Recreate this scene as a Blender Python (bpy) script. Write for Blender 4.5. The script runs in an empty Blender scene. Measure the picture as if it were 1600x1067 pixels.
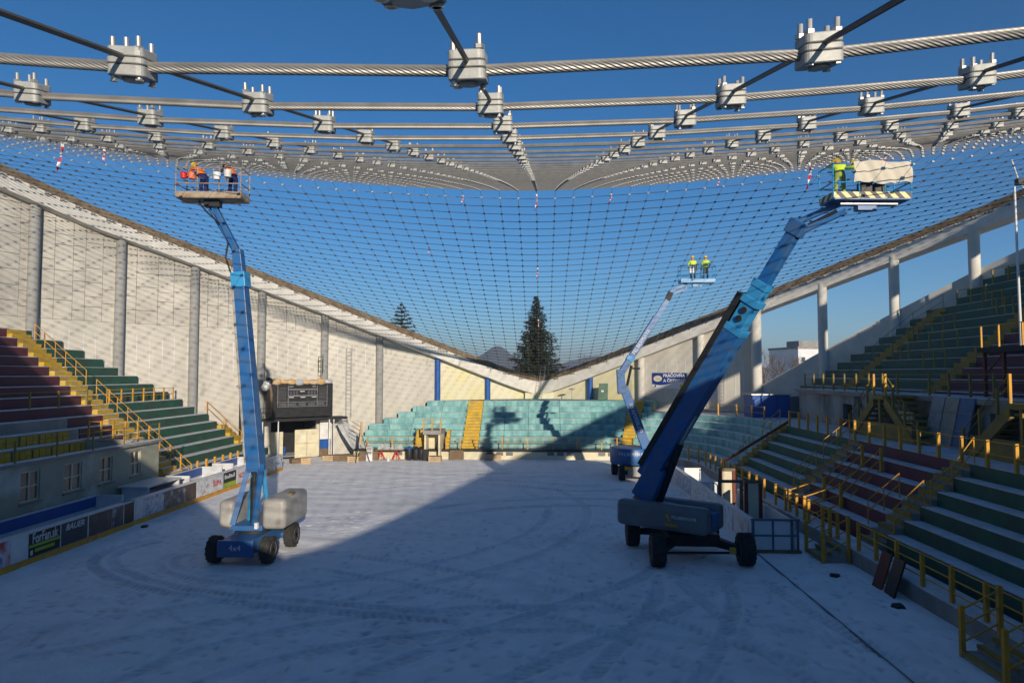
import bpy, bmesh, math, random
import numpy as np
from mathutils import Vector, Matrix
R_ = math.radians
random.seed(7); np.random.seed(7)
scene = bpy.context.scene
col = scene.collection

# ------------------------------------------------------------------ camera
cam_data = bpy.data.cameras.new('camera'); cam = bpy.data.objects.new('camera', cam_data); col.objects.link(cam)
cam_data.sensor_width = 36.0; cam_data.lens = 24.0
cam_data.clip_start = 0.05; cam_data.clip_end = 9000
cam.location = (0.2, 0.0, 7.0)
cam.rotation_euler = (R_(90) + math.atan(51.5/1067), 0, math.atan(45/1067))
scene.camera = cam
scene.render.resolution_x = 1024; scene.render.resolution_y = 682

# ------------------------------------------------------------------ sky, sun, exposure
SUN_AZ, SUN_EL = 19.5, 13.4          # light travels towards -X +Y
world = bpy.data.worlds.new('World'); scene.world = world; world.use_nodes = True
wn = world.node_tree; bg = wn.nodes['Background']
sky = wn.nodes.new('ShaderNodeTexSky'); sky.sky_type = 'NISHITA'; sky.sun_disc = False
sky.sun_elevation = R_(SUN_EL); sky.sun_rotation = R_(180 - SUN_AZ)
sky.altitude = 300; sky.air_density = 0.85; sky.dust_density = 0.0; sky.ozone_density = 4.0
hs = wn.nodes.new('ShaderNodeHueSaturation'); hs.inputs['Saturation'].default_value = 1.19
wn.links.new(sky.outputs[0], hs.inputs['Color']); wn.links.new(hs.outputs[0], bg.inputs[0]); bg.inputs[1].default_value = 0.106
sun_data = bpy.data.lights.new('sun', 'SUN'); sun = bpy.data.objects.new('sun', sun_data); col.objects.link(sun)
sun_data.energy = 5.0; sun_data.angle = R_(0.53); sun_data.color = (1.0, 0.88, 0.72)
SD = Vector((-math.sin(R_(SUN_AZ)), math.cos(R_(SUN_AZ)), -math.tan(R_(SUN_EL)))).normalized()
sun.rotation_euler = SD.to_track_quat('-Z', 'Y').to_euler(); sun.location = (20, -40, 60)
vs = scene.view_settings
vs.view_transform = 'Standard'; vs.look = 'None'; vs.gamma = 1.0; vs.exposure = 0.0; vs.use_curve_mapping = False

# ------------------------------------------------------------------ helpers
BASE = {}
def tag(o, label=None, cat=None, group=None, kind=None):
    if label: o['label'] = label
    if cat: o['category'] = cat
    if group: o['group'] = group
    if kind: o['kind'] = kind
    return o
def thing(name, label, cat, loc=(0, 0, 0), group=None, rotz=None):
    o = bpy.data.objects.new(name, None); col.objects.link(o)
    o.location = loc; o.rotation_euler = (0, 0, rotz or 0); o.empty_display_size = 0.2
    BASE[o.name] = Vector(loc) if rotz is None else Vector((0, 0, 0))   # rotz given: parts are built in local coordinates
    return tag(o, label, cat, group)
def link(name, mesh, parent=None, loc=None):
    o = bpy.data.objects.new(name, mesh); col.objects.link(o)
    if parent is not None: o.parent = parent; BASE[o.name] = BASE.get(parent.name, Vector((0, 0, 0)))
    if loc is not None: o.location = loc
    return o
def copy_part(o, parent, loc=None):
    c = o.copy(); col.objects.link(c); c.parent = parent; BASE[c.name] = BASE.get(parent.name, Vector((0, 0, 0)))
    if loc is not None: c.location = loc
    return c
def copy_tree(o, parent=None):
    kids = list(o.children)
    c = o.copy(); col.objects.link(c); c.parent = parent
    BASE[c.name] = BASE.get(o.name, Vector((0, 0, 0)))
    for ch in kids: copy_tree(ch, c)
    return c
class MB:
    def __init__(s): s.v = []; s.f = []; s.m = []; s.mi = 0
    def add(s, vs_, fs):
        n = len(s.v); s.v += [tuple(v) for v in vs_]
        for f in fs: s.f.append([i+n for i in f]); s.m.append(s.mi)
        return s
    def box(s, x0, x1, y0, y1, z0, z1, M=None):
        vs_ = [(x0,y0,z0),(x1,y0,z0),(x1,y1,z0),(x0,y1,z0),(x0,y0,z1),(x1,y0,z1),(x1,y1,z1),(x0,y1,z1)]
        if M is not None: vs_ = [M @ Vector(v) for v in vs_]
        return s.hexa(vs_)
    def hexa(s, p):
        return s.add(p, [(0,3,2,1),(4,5,6,7),(0,1,5,4),(1,2,6,5),(2,3,7,6),(3,0,4,7)])
    def beam(s, p0, p1, w, h, w1=None, h1=None, up=(0,0,1)):
        p0, p1 = Vector(p0), Vector(p1); d = (p1-p0).normalized(); u = Vector(up)
        r = d.cross(u)
        if r.length < 1e-4: r = d.cross(Vector((0,1,0)))
        r.normalize(); t = r.cross(d).normalized(); w1 = w if w1 is None else w1; h1 = h if h1 is None else h1
        q = []
        for p, a, b in ((p0, w/2, h/2), (p1, w1/2, h1/2)):
            q += [p - r*a - t*b, p + r*a - t*b, p + r*a + t*b, p - r*a + t*b]
        return s.add(q, [(0,3,2,1),(4,5,6,7),(0,1,5,4),(1,2,6,5),(2,3,7,6),(3,0,4,7)])
    def tube(s, pts, r, n=6, cap=True, r1=None):
        pts = [Vector(p) for p in pts]; N = len(pts); rings = []
        for i, p in enumerate(pts):
            d = (pts[min(i+1, N-1)] - pts[max(i-1, 0)])
            d = d.normalized() if d.length > 1e-9 else Vector((0,0,1))
            u = Vector((0,0,1)) if abs(d.z) < .9 else Vector((1,0,0))
            a = d.cross(u).normalized(); b = a.cross(d)
            rr = r if r1 is None else r + (r1-r)*i/max(1, N-1)
            rings.append([p + (a*math.cos(2*math.pi*k/n) + b*math.sin(2*math.pi*k/n))*rr for k in range(n)])
        vs_ = [v for rg in rings for v in rg]; fs = []
        for i in range(N-1):
            for k in range(n):
                fs.append((i*n+k, i*n+(k+1) % n, (i+1)*n+(k+1) % n, (i+1)*n+k))
        if cap: fs += [tuple(range(n-1, -1, -1)), tuple((N-1)*n+k for k in range(n))]
        return s.add(vs_, fs)
    def lathe(s, prof, c, axis='z', n=16, M=None):
        vs_ = []; fs = []
        for (r, h) in prof:
            for k in range(n):
                a = 2*math.pi*k/n; x, y = r*math.cos(a), r*math.sin(a)
                v = (x, y, h) if axis == 'z' else ((h, x, y) if axis == 'x' else (x, h, y))
                v = Vector(v)
                if M is not None: v = M @ v
                vs_.append(v + Vector(c))
        m = len(prof)
        for i in range(m-1):
            for k in range(n): fs.append((i*n+k, i*n+(k+1) % n, (i+1)*n+(k+1) % n, (i+1)*n+k))
        fs.append(tuple(range(n-1, -1, -1))); fs.append(tuple((m-1)*n+k for k in range(n)))
        return s.add(vs_, fs)
    def mesh(s, name, mats, off=Vector((0,0,0)), smooth=False, bevel=0, seg=2, sharp=40):
        me = bpy.data.meshes.new(name); off = Vector(off)
        me.from_pydata([(v[0]-off.x, v[1]-off.y, v[2]-off.z) for v in s.v], [], s.f)
        for m in (mats if isinstance(mats, (list, tuple)) else [mats]): me.materials.append(m)
        me.polygons.foreach_set('material_index', s.m)
        bm = bmesh.new(); bm.from_mesh(me)
        bmesh.ops.recalc_face_normals(bm, faces=bm.faces)
        if bevel:
            bmesh.ops.bevel(bm, geom=[e for e in bm.edges if e.calc_face_angle(0) > .5], offset=bevel, segments=seg, affect='EDGES', clamp_overlap=True, profile=.5)
        bm.to_mesh(me); bm.free()
        if smooth:
            me.polygons.foreach_set('use_smooth', [True]*len(me.polygons))
            try: me.set_sharp_from_angle(angle=R_(sharp))
            except Exception: pass
        me.update(); return me
    def build(s, name, mats, parent=None, smooth=False, bevel=0, seg=2, label=None, kind=None):
        off = BASE.get(parent.name, Vector((0,0,0))) if parent is not None else Vector((0,0,0))
        o = link(name, s.mesh(name, mats, off, smooth, bevel, seg), parent)
        if label: o['label'] = label
        if kind: o['kind'] = kind
        return o
def solo(mb, name, mats, label, cat, loc, group=None, smooth=False, bevel=0):
    """a thing that is one mesh, origin at its base"""
    o = link(name, mb.mesh(name, mats, Vector(loc), smooth, bevel), None, loc); BASE[o.name] = Vector(loc)
    return tag(o, label, cat, group)

# ------------------------------------------------------------------ materials
MATS = {}
def mat(name, c, rough=.7, metal=0., c2=None, scale=2.5, detail=6, bump=0., bscale=20., stain=None, stain_amt=.0, sscale=.6, streak=0., spec=.3, thresh=(.4, .62)):
    m = bpy.data.materials.new(name); m.use_nodes = True; nt = m.node_tree; N = nt.nodes; Lk = nt.links
    b = N['Principled BSDF']; b.inputs['Roughness'].default_value = rough; b.inputs['Metallic'].default_value = metal
    b.inputs['Specular IOR Level'].default_value = spec
    geo = N.new('ShaderNodeNewGeometry')
    def noise(sc, det=6, stretch=None):
        mp = N.new('ShaderNodeMapping'); Lk.new(geo.outputs['Position'], mp.inputs[0])
        if stretch: mp.inputs['Scale'].default_value = stretch
        n = N.new('ShaderNodeTexNoise'); n.inputs['Scale'].default_value = sc; n.inputs['Detail'].default_value = det; n.inputs['Roughness'].default_value = .62
        Lk.new(mp.outputs[0], n.inputs['Vector']); return n
    def ramp(src, a, bb):
        r = N.new('ShaderNodeMapRange'); r.inputs[1].default_value = a; r.inputs[2].default_value = bb
        Lk.new(src, r.inputs[0]); return r.outputs[0]
    def mix(f, a, bb):
        x = N.new('ShaderNodeMix'); x.data_type = 'RGBA'
        if isinstance(f, float): x.inputs[0].default_value = f
        else: Lk.new(f, x.inputs[0])
        for sock, val in ((x.inputs[6], a), (x.inputs[7], bb)):
            if isinstance(val, tuple): sock.default_value = (*val, 1)
            else: Lk.new(val, sock)
        return x.outputs[2]
    c2 = c2 or tuple(v*.72 for v in c)
    cc = mix(ramp(noise(scale, detail).outputs[0], .3, .7), c, c2)
    if stain:
        cc = mix(ramp(noise(sscale, 8, (1, 1, .35) if streak else None).outputs[0], *thresh), cc, stain) if stain_amt >= 1 else \
             mix_amt(N, Lk, mix, ramp(noise(sscale, 8, (1, 1, .3) if streak else None).outputs[0], *thresh), stain_amt, cc, stain)
    Lk.new(cc, b.inputs['Base Color'])
    if bump:
        bp = N.new('ShaderNodeBump'); bp.inputs['Strength'].default_value = bump; bp.inputs['Distance'].default_value = .02
        Lk.new(noise(bscale, 5).outputs[0], bp.inputs['Height']); Lk.new(bp.outputs[0], b.inputs['Normal'])
    MATS[name] = m; return m
def mix_amt(N, Lk, mix, f, amt, a, bb):
    mu = N.new('ShaderNodeMath'); mu.operation = 'MULTIPLY'; mu.inputs[1].default_value = amt; Lk.new(f, mu.inputs[0])
    return mix(mu.outputs[0], a, bb)
wall_white = mat('wall_paint', (.66,.62,.53), .85, c2=(.58,.55,.48), scale=.9, stain=(.40,.38,.34), stain_amt=.5, sscale=.35, streak=1, bump=.08, bscale=9)
wall_panel_m = mat('panel_board', (.63,.59,.51), .85, c2=(.54,.51,.45), scale=.7, stain=(.34,.32,.28), stain_amt=.55, sscale=.5, bump=.1, bscale=12)
wall_yellow = mat('yellow_wall_paint', (.70,.63,.35), .85, c2=(.64,.59,.38), scale=.6, stain=(.70,.66,.55), stain_amt=.7, sscale=.3, bump=.08)
joint_dark = mat('joint_backing', (.12,.11,.10), .9)  # dark sheet behind the cladding boards, gives their dark joint lines
beam_white = mat('beam_paint', (.74,.71,.64), .8, c2=(.66,.63,.57), scale=1.2, stain=(.42,.39,.34), stain_amt=.35, sscale=.9, bump=.1)
brown_cap = mat('weathered_timber', (.19,.135,.08), .9, c2=(.10,.07,.045), scale=3, stain=(.25,.20,.14), stain_amt=.7, sscale=1.4, bump=.4, bscale=16)
concrete = mat('concrete', (.36,.34,.31), .9, c2=(.27,.26,.24), scale=1.5, stain=(.17,.16,.15), stain_amt=.6, sscale=.6, streak=1, bump=.2, bscale=14)
concrete_col = mat('grey_column_paint', (.30,.30,.29), .8, c2=(.26,.26,.25), scale=1., bump=.08)
col_white = mat('white_column_paint', (.68,.65,.58), .8, c2=(.58,.56,.5), scale=1., stain=(.4,.38,.33), stain_amt=.4, sscale=.7)
grimy = mat('grimy_plaster', (.42,.42,.40), .9, c2=(.30,.31,.30), scale=.8, stain=(.09,.08,.07), stain_amt=.85, sscale=.5, streak=1, bump=.25, bscale=10)
dull_wall = mat('dull_green_grey_plaster', (.38,.38,.29), .9, c2=(.30,.31,.25), scale=.6, stain=(.62,.61,.56), stain_amt=.7, sscale=.45, bump=.15, thresh=(.52,.66))
cream = mat('cream_paint', (.74,.67,.46), .75, c2=(.66,.60,.42), scale=1.2, stain=(.45,.40,.30), stain_amt=.4, sscale=.6)
green_p = mat('green_paint', (.026,.125,.078), .65, c2=(.016,.082,.054), scale=1.6, stain=(.05,.06,.055), stain_amt=.55, sscale=.9, bump=.12)
purple_p = mat('maroon_paint', (.135,.028,.055), .65, c2=(.09,.02,.04), scale=1.6, stain=(.06,.045,.05), stain_amt=.55, sscale=.9, bump=.12)
cyan_p = mat('turquoise_paint', (.19,.44,.44), .7, c2=(.33,.56,.53), scale=1.3, stain=(.10,.27,.29), stain_amt=.85, sscale=1.6, streak=1, bump=.12)
yellow_p = mat('yellow_paint', (.72,.36,.03), .6, c2=(.60,.29,.022), scale=2.5, stain=(.30,.19,.07), stain_amt=.5, sscale=1.6, bump=.08)
yellow_step = mat('yellow_step_paint', (.66,.43,.035), .7, c2=(.54,.34,.03), scale=3, stain=(.36,.27,.12), stain_amt=.6, sscale=1.6, bump=.1)
yellow_bench = mat('bench_board_paint', (.56,.36,.03), .7, c2=(.42,.27,.025), scale=3)
yellow_dull = mat('worn_ochre_paint', (.36,.25,.045), .75, c2=(.27,.19,.04), scale=2, stain=(.16,.13,.08), stain_amt=.6, sscale=1.2, bump=.12)
red_rust = mat('rusty_red_paint', (.20,.055,.03), .7, c2=(.13,.04,.03), scale=3)
blue_p = mat('blue_paint', (.02,.10,.36), .5, c2=(.015,.08,.30), scale=2)
snow_m = mat('snow_cover', (.72,.74,.77), .9, c2=(.58,.60,.63), scale=3, bump=.35, bscale=16, stain=(.42,.41,.40), stain_amt=.5, sscale=1.3)
steel = mat('galvanised_steel', (.52,.51,.49), .45, .75, c2=(.38,.37,.35), scale=14)
clamp_m = mat('galvanised_clamp', (.50,.50,.47), .6, .3, c2=(.37,.37,.35), scale=22, bump=.1, bscale=60)
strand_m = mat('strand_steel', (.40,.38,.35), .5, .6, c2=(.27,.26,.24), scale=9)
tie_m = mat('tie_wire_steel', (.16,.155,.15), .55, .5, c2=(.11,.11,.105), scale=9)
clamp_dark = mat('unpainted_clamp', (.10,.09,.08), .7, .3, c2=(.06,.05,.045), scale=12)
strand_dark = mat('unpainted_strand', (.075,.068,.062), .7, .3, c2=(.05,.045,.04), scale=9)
black_m = mat('black_paint', (.018,.018,.02), .5, c2=(.03,.03,.03), scale=4)
rubber = mat('tyre_rubber', (.022,.022,.023), .85, c2=(.045,.043,.04), scale=5, bump=.2, bscale=30)
blue_lift = mat('lift_blue', (.010,.125,.37), .4, c2=(.013,.10,.30), scale=2.5, stain=(.08,.13,.19), stain_amt=.5, sscale=1.8, spec=.5)
blue_light = mat('lift_light_blue', (.04,.30,.58), .4, c2=(.035,.25,.50), scale=2, spec=.5)
hood_grey = mat('hood_grey', (.40,.39,.36), .5, c2=(.33,.32,.30), scale=2, stain=(.22,.2,.17), stain_amt=.5, sscale=1.6, spec=.5)
hood_dark = mat('hood_dark_grey', (.17,.18,.19), .5, c2=(.13,.14,.15), scale=2, spec=.5)
rust_steel = mat('rusty_platform_steel', (.30,.22,.15), .75, .2, c2=(.20,.12,.07), scale=6, stain=(.45,.38,.28), stain_amt=.8, sscale=3)
hazard = mat('black_hose', (.025,.025,.028), .6)
white_m = mat('white_paint', (.78,.78,.77), .6, c2=(.70,.70,.69), scale=2, stain=(.5,.49,.46), stain_amt=.35, sscale=1.2)
white_board = mat('white_board_plastic', (.70,.71,.72), .45, c2=(.63,.64,.66), scale=1.4, stain=(.42,.42,.43), stain_amt=.35, sscale=1.5, spec=.5)
wood = mat('pale_timber', (.55,.40,.23), .8, c2=(.42,.30,.17), scale=4, bump=.15)
wood_dark = mat('dark_timber', (.22,.15,.09), .8, c2=(.14,.10,.06), scale=4, bump=.15)
tarp_m = mat('canvas_tarp', (.62,.56,.45), .9, c2=(.54,.49,.40), scale=3, bump=.25, bscale=8)
glass_m = mat('dusty_window_glass', (.05,.055,.06), .15, c2=(.09,.09,.09), scale=2, spec=.6)
hi_yellow = mat('hi_vis_yellow', (.62,.80,.06), .7, c2=(.5,.66,.05), scale=12)
hi_orange = mat('hi_vis_orange', (.85,.18,.02), .7, c2=(.7,.13,.02), scale=12)
navy = mat('navy_work_cloth', (.015,.022,.09), .85, c2=(.02,.028,.12), scale=12)
dark_cloth = mat('dark_work_cloth', (.04,.03,.032), .85, c2=(.055,.04,.04), scale=12)
olive_cloth = mat('hi_vis_trousers', (.35,.42,.10), .85, c2=(.25,.30,.08), scale=12)
skin_m = mat('skin', (.55,.32,.22), .6)
helmet_y = mat('yellow_helmet', (.80,.58,.03), .35, spec=.5)
helmet_b = mat('dark_helmet', (.05,.045,.03), .4, spec=.5)
boot_m = mat('boot_leather', (.05,.035,.025), .7)
red_m = mat('red_plastic', (.62,.03,.03), .5)
foam_m = mat('orange_foam', (.62,.30,.08), .9, c2=(.50,.36,.18), scale=5, bump=.5, bscale=18, stain=(.55,.48,.36), stain_amt=.8, sscale=2.)
plastic_sheet = mat('plastic_sheet', (.50,.51,.50), .35, c2=(.38,.39,.38), scale=4, bump=.4, bscale=7, spec=.5)
# ------------------------------------------------------------------ the oval plan and the roof lines
W, L, YC = 34.0, 35.0, 34.3
def plan(y): return W*(1-((y-YC)/L)**2)
def plan_y(x, far=True): return YC + (1 if far else -1)*L*math.sqrt(max(0, 1-x/W))
def zb(x, y):
    return 5.7 + .405*x + .6*math.exp(-x/2) + .16*max(0, x-30.5)
def znetedge(x, y): return zb(x, y) - .1 + (1.9*math.exp(-x/7)*min(1, (YC-y)/12) if y < YC else 0)
def normal(y):
    n = Vector((1, 2*W*(y-YC)/L**2, 0)); n.normalize(); return n     # outward, for x>0
def wall_pt(x, far, off):
    y = plan_y(x, far); n = normal(y); return x + n.x*off, y + n.y*off

# ------------------------------------------------------------------ ground outside
gm = mat('winter_ground', (.30,.25,.17), .95, c2=(.20,.17,.12), scale=.05, stain=(.66,.68,.72), stain_amt=1., sscale=.03)
g = MB(); g.add([(-6000,-3000,-.25),(6000,-3000,-.25),(6000,7000,-.25),(-6000,7000,-.25)], [(0,1,2,3)])
tag(g.build('ground', gm), kind='structure')

# ------------------------------------------------------------------ snow covered floor of the rink, with tyre tracks and footprints in relief
def floor_mesh():
    xs = np.concatenate([np.arange(-33.5,-19.5,1.), np.arange(-19.5, 12.0, .085), np.arange(12.0, 33.6, 1.2)])
    ys = np.concatenate([np.arange(-.5, 14.0, .9), np.arange(14.0, 36.0, .085), np.arange(36.0, 58.5, .16), np.arange(58.6, 68.5, .9)])
    X, Y = np.meshgrid(xs, ys); Z = np.zeros_like(X); Wr = np.zeros_like(X)
    rng = np.random.default_rng(3)
    fine = (X > -19.6) & (X < 12.1) & (Y > 13.9) & (Y < 58)
    def track(pts, w=.2, depth=.03, strength=.6, tread=.17, gauge=0.):
        P = np.array(pts, float)
        for _ in range(3):                                  # Chaikin smoothing
            Q = np.empty((2*len(P)-2, 2)); Q[0::2] = .75*P[:-1]+.25*P[1:]; Q[1::2] = .25*P[:-1]+.75*P[1:]; P = Q
        for gsign in ((0,) if gauge == 0 else (-1, 1)):
            d = np.gradient(P, axis=0); nrm = np.stack([-d[:,1], d[:,0]], 1); nrm /= np.linalg.norm(nrm, axis=1)[:,None]+1e-9
            C = P + nrm*gauge/2*gsign
            A, B = C[:-1], C[1:]; seg = B-A; sl = np.linalg.norm(seg, axis=1); cum = np.concatenate([[0], np.cumsum(sl)])
            lo, hi = C.min(0)-.6, C.max(0)+.6
            idx = np.where((fine & (X > lo[0]) & (X < hi[0]) & (Y > lo[1]) & (Y < hi[1])).ravel())[0]
            px = np.stack([X.ravel()[idx], Y.ravel()[idx]], 1)
            best = np.full(len(idx), 9.); along = np.zeros(len(idx)); side = np.zeros(len(idx))
            for k in range(len(A)):
                if sl[k] < 1e-6: continue
                r = px-A[k]; t = np.clip((r@seg[k])/sl[k]**2, 0, 1); q = r-t[:,None]*seg[k]; dd = np.hypot(q[:,0], q[:,1])
                b = dd < best; best[b] = dd[b]; along[b] = cum[k]+t[b]*sl[k]
                cr = seg[k][0]*r[:,1]-seg[k][1]*r[:,0]; side[b] = np.sign(cr[b])
            m = np.clip((w+.05-best)/.08, 0, 1)
            rim = np.exp(-((best-w-.08)/.07)**2)
            ch = .5+.5*np.sign(np.sin(2*np.pi*(along+side*best*.55)/tread/1.6))
            patchy = .45+.55*np.sin(along*.9+gsign*2.)*np.sin(along*.37+1.)
            Z.ravel()[idx] += -depth*m*(.35+.65*ch) + depth*.45*rim
            Wr.ravel()[idx] = np.maximum(Wr.ravel()[idx], m*strength*(.35+.65*ch)*np.clip(patchy+.35, .25, 1))
    T = track
    T([(-15.6,29.2),(-16.8,27.4),(-16.6,25.6),(-15.2,24.0),(-12.8,22.4),(-9.5,21.3),(-5,20.4),(0,19.6)], .2, .04, .8, gauge=.62)
    T([(-13.9,27.0),(-14.0,25.4),(-12.8,24.0),(-10.6,23.1),(-7.5,22.6)], .17, .03, .55, gauge=.5)
    T([(-16,15.),(-12,18.5),(-8,21.),(-3,24.5),(1,30),(2,38),(-2,46)], .2, .025, .4, gauge=2.0)
    T([(6.5,14.2),(5.2,17),(2.5,20),(-1,22.5),(-5,24.5),(-9.5,26.4)], .22, .035, .5, gauge=2.1)
    T([(-4,14),(-1.5,17),(2,20.5),(5,23.5),(6,26)], .24, .035, .5, gauge=2.6)
    T([(1.5,14),(3.5,18),(5.0,21.5),(5.6,25)], .22, .04, .6, gauge=2.3)
    T([(-9,14),(-8,17),(-4,19.5),(1,20.2),(6,19.2),(8.2,17)], .2, .03, .45, gauge=1.9)
    T([(8.5,14),(7.2,18.5),(6.6,22),(6.2,25)], .24, .035, .5, gauge=2.8)
    T([(-6,34),(-3,36.8),(1,38.2),(4,38.0),(7,36.5)], .3, .03, .7, gauge=2.)
    T([(-5,45),(-1,44.5),(3,42),(5.5,44)], .28, .03, .7, gauge=1.9)
    T([(-15,41),(-9,43.5),(-2,48.5),(5,48)], .25, .03, .5, gauge=2.)
    T([(-13,52),(-10,49.5),(-5,49),(0,51)], .3, .03, .6, gauge=1.8)
    for k in range(150):                                    # footprints in wandering lines
        x, y = rng.uniform(-17, 10.8), rng.uniform(14.2, 34); a = rng.uniform(0, 6.28)
        for s in range(rng.integers(4, 16)):
            x += .62*math.cos(a); y += .62*math.sin(a); a += rng.normal(0, .12)
            if not (-17.8 < x < 11 and 14.2 < y < 35): break
            ox, oy = -math.sin(a)*.11*(1 if s % 2 else -1), math.cos(a)*.11*(1 if s % 2 else -1)
            i0, i1 = np.searchsorted(ys, [y+oy-.3, y+oy+.3]); j0, j1 = np.searchsorted(xs, [x+ox-.3, x+ox+.3])
            dx = X[i0:i1,j0:j1]-x-ox; dy = Y[i0:i1,j0:j1]-y-oy
            u = dx*math.cos(a)+dy*math.sin(a); v = -dx*math.sin(a)+dy*math.cos(a)
            e = np.clip(1.25-((u/.17)**2+(v/.075)**2), 0, 1)
            Z[i0:i1,j0:j1] -= .03*e; Wr[i0:i1,j0:j1] = np.maximum(Wr[i0:i1,j0:j1], .7*e*rng.uniform(.3, 1))
    # soft drifts
    for k in range(9):
        fx, fy, ph = rng.uniform(.3, 2.6), rng.uniform(.3, 2.6), rng.uniform(0, 6)
        Z += np.where(fine, .006*np.sin(fx*X+fy*Y+ph)*np.sin(fy*X*.7-fx*Y+ph*2), 0)
    Z += np.where(fine, rng.normal(0, .0025, X.shape), 0)
    # long seam where the right-hand boards stood
    seam = np.exp(-((X-8.67)/.045)**2)*(Y < 27.4)*fine
    Z -= .03*seam; Wr = np.maximum(Wr, .95*seam)
    ny, nx = X.shape
    V = np.stack([X, Y, Z], 2).reshape(-1, 3)
    I = np.arange(ny*nx).reshape(ny, nx)
    F = np.stack([I[:-1,:-1], I[:-1,1:], I[1:,1:], I[1:,:-1]], 2).reshape(-1, 4)
    cx, cy = (X[:-1,:-1]+X[1:,1:])/2, (Y[:-1,:-1]+Y[1:,1:])/2
    keep = (np.abs(cx) < W*(1-((cy-YC)/L)**2)+.3).ravel(); F = F[keep]
    me = bpy.data.meshes.new('snowy_floor')
    me.vertices.add(len(V)); me.vertices.foreach_set('co', V.ravel())
    me.loops.add(F.size); me.loops.foreach_set('vertex_index', F.ravel().astype(np.int32))
    me.polygons.add(len(F)); me.polygons.foreach_set('loop_start', np.arange(0, F.size, 4, dtype=np.int32))
    me.polygons.foreach_set('loop_total', np.full(len(F), 4, dtype=np.int32))
    me.update(calc_edges=True); me.validate()
    at = me.attributes.new('wear', 'FLOAT', 'POINT'); at.data.foreach_set('value', Wr.ravel().astype(np.float32))
    me.polygons.foreach_set('use_smooth', [True]*len(me.polygons))
    return me
fm = bpy.data.materials.new('trodden_snow'); fm.use_nodes = True
def _floor_mat(nt):
    N, Lk = nt.nodes, nt.links; b = N['Principled BSDF']; b.inputs['Roughness'].default_value = .8; b.inputs['Specular IOR Level'].default_value = .25
    geo = N.new('ShaderNodeNewGeometry'); at = N.new('ShaderNodeAttribute'); at.attribute_name = 'wear'
    def noise(sc, det, st=None):
        mp = N.new('ShaderNodeMapping'); Lk.new(geo.outputs['Position'], mp.inputs[0])
        if st: mp.inputs['Scale'].default_value = st; mp.inputs['Rotation'].default_value = (0, 0, .5)
        n = N.new('ShaderNodeTexNoise'); n.inputs['Scale'].default_value = sc; n.inputs['Detail'].default_value = det; n.inputs['Roughness'].default_value = .65
        Lk.new(mp.outputs[0], n.inputs[0]); return n.outputs[0]
    def rng(s, a, bb, c=0., d=1.):
        r = N.new('ShaderNodeMapRange'); r.inputs[1].default_value = a; r.inputs[2].default_value = bb; r.inputs[3].default_value = c; r.inputs[4].default_value = d
        Lk.new(s, r.inputs[0]); return r.outputs[0]
    def math_(op, a, bb):
        m = N.new('ShaderNodeMath'); m.operation = op
        for s, v in ((m.inputs[0], a), (m.inputs[1], bb)):
            if isinstance(v, float): s.default_value = v
            else: Lk.new(v, s)
        return m.outputs[0]
    def mix(f, a, bb):
        x = N.new('ShaderNodeMix'); x.data_type = 'RGBA'; Lk.new(f, x.inputs[0])
        for s, v in ((x.inputs[6], a), (x.inputs[7], bb)):
            if isinstance(v, tuple): s.default_value = (*v, 1)
            else: Lk.new(v, s)
        return x.outputs[2]
    c = mix(rng(noise(1.1, 9), .35, .68), (.92, .92, .92), (.80, .80, .81))
    c = mix(rng(noise(.30, 7, (1, .45, 1)), .54, .76, 0, .5), c, (.42, .42, .41))
    c = mix(rng(noise(2.2, 9, (1, .3, 1)), .60, .74, 0, .55), c, (.30, .30, .31))
    c = mix(math_('MULTIPLY', at.outputs['Fac'], rng(noise(1.3, 7), .36, .60, .25, .95)), c, (.32, .315, .31))
    Lk.new(c, b.inputs['Base Color'])
    bp = N.new('ShaderNodeBump'); bp.inputs['Strength'].default_value = .55; bp.inputs['Distance'].default_value = .03
    h = math_('ADD', noise(9., 8), math_('MULTIPLY', noise(2.2, 7), 1.5)); Lk.new(h, bp.inputs['Height']); Lk.new(bp.outputs[0], b.inputs['Normal'])
_floor_mat(fm.node_tree)
fo = link('snowy_floor', floor_mesh()); fo.data.materials.append(fm); tag(fo, kind='structure')
tag(MB().box(8.653, 8.687, 10, 27.5, -.08, .010).build('floor_seam', mat('seam_rubber', (.11,.11,.12), .9, c2=(.26,.26,.28), scale=2.5)), kind='structure')

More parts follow.
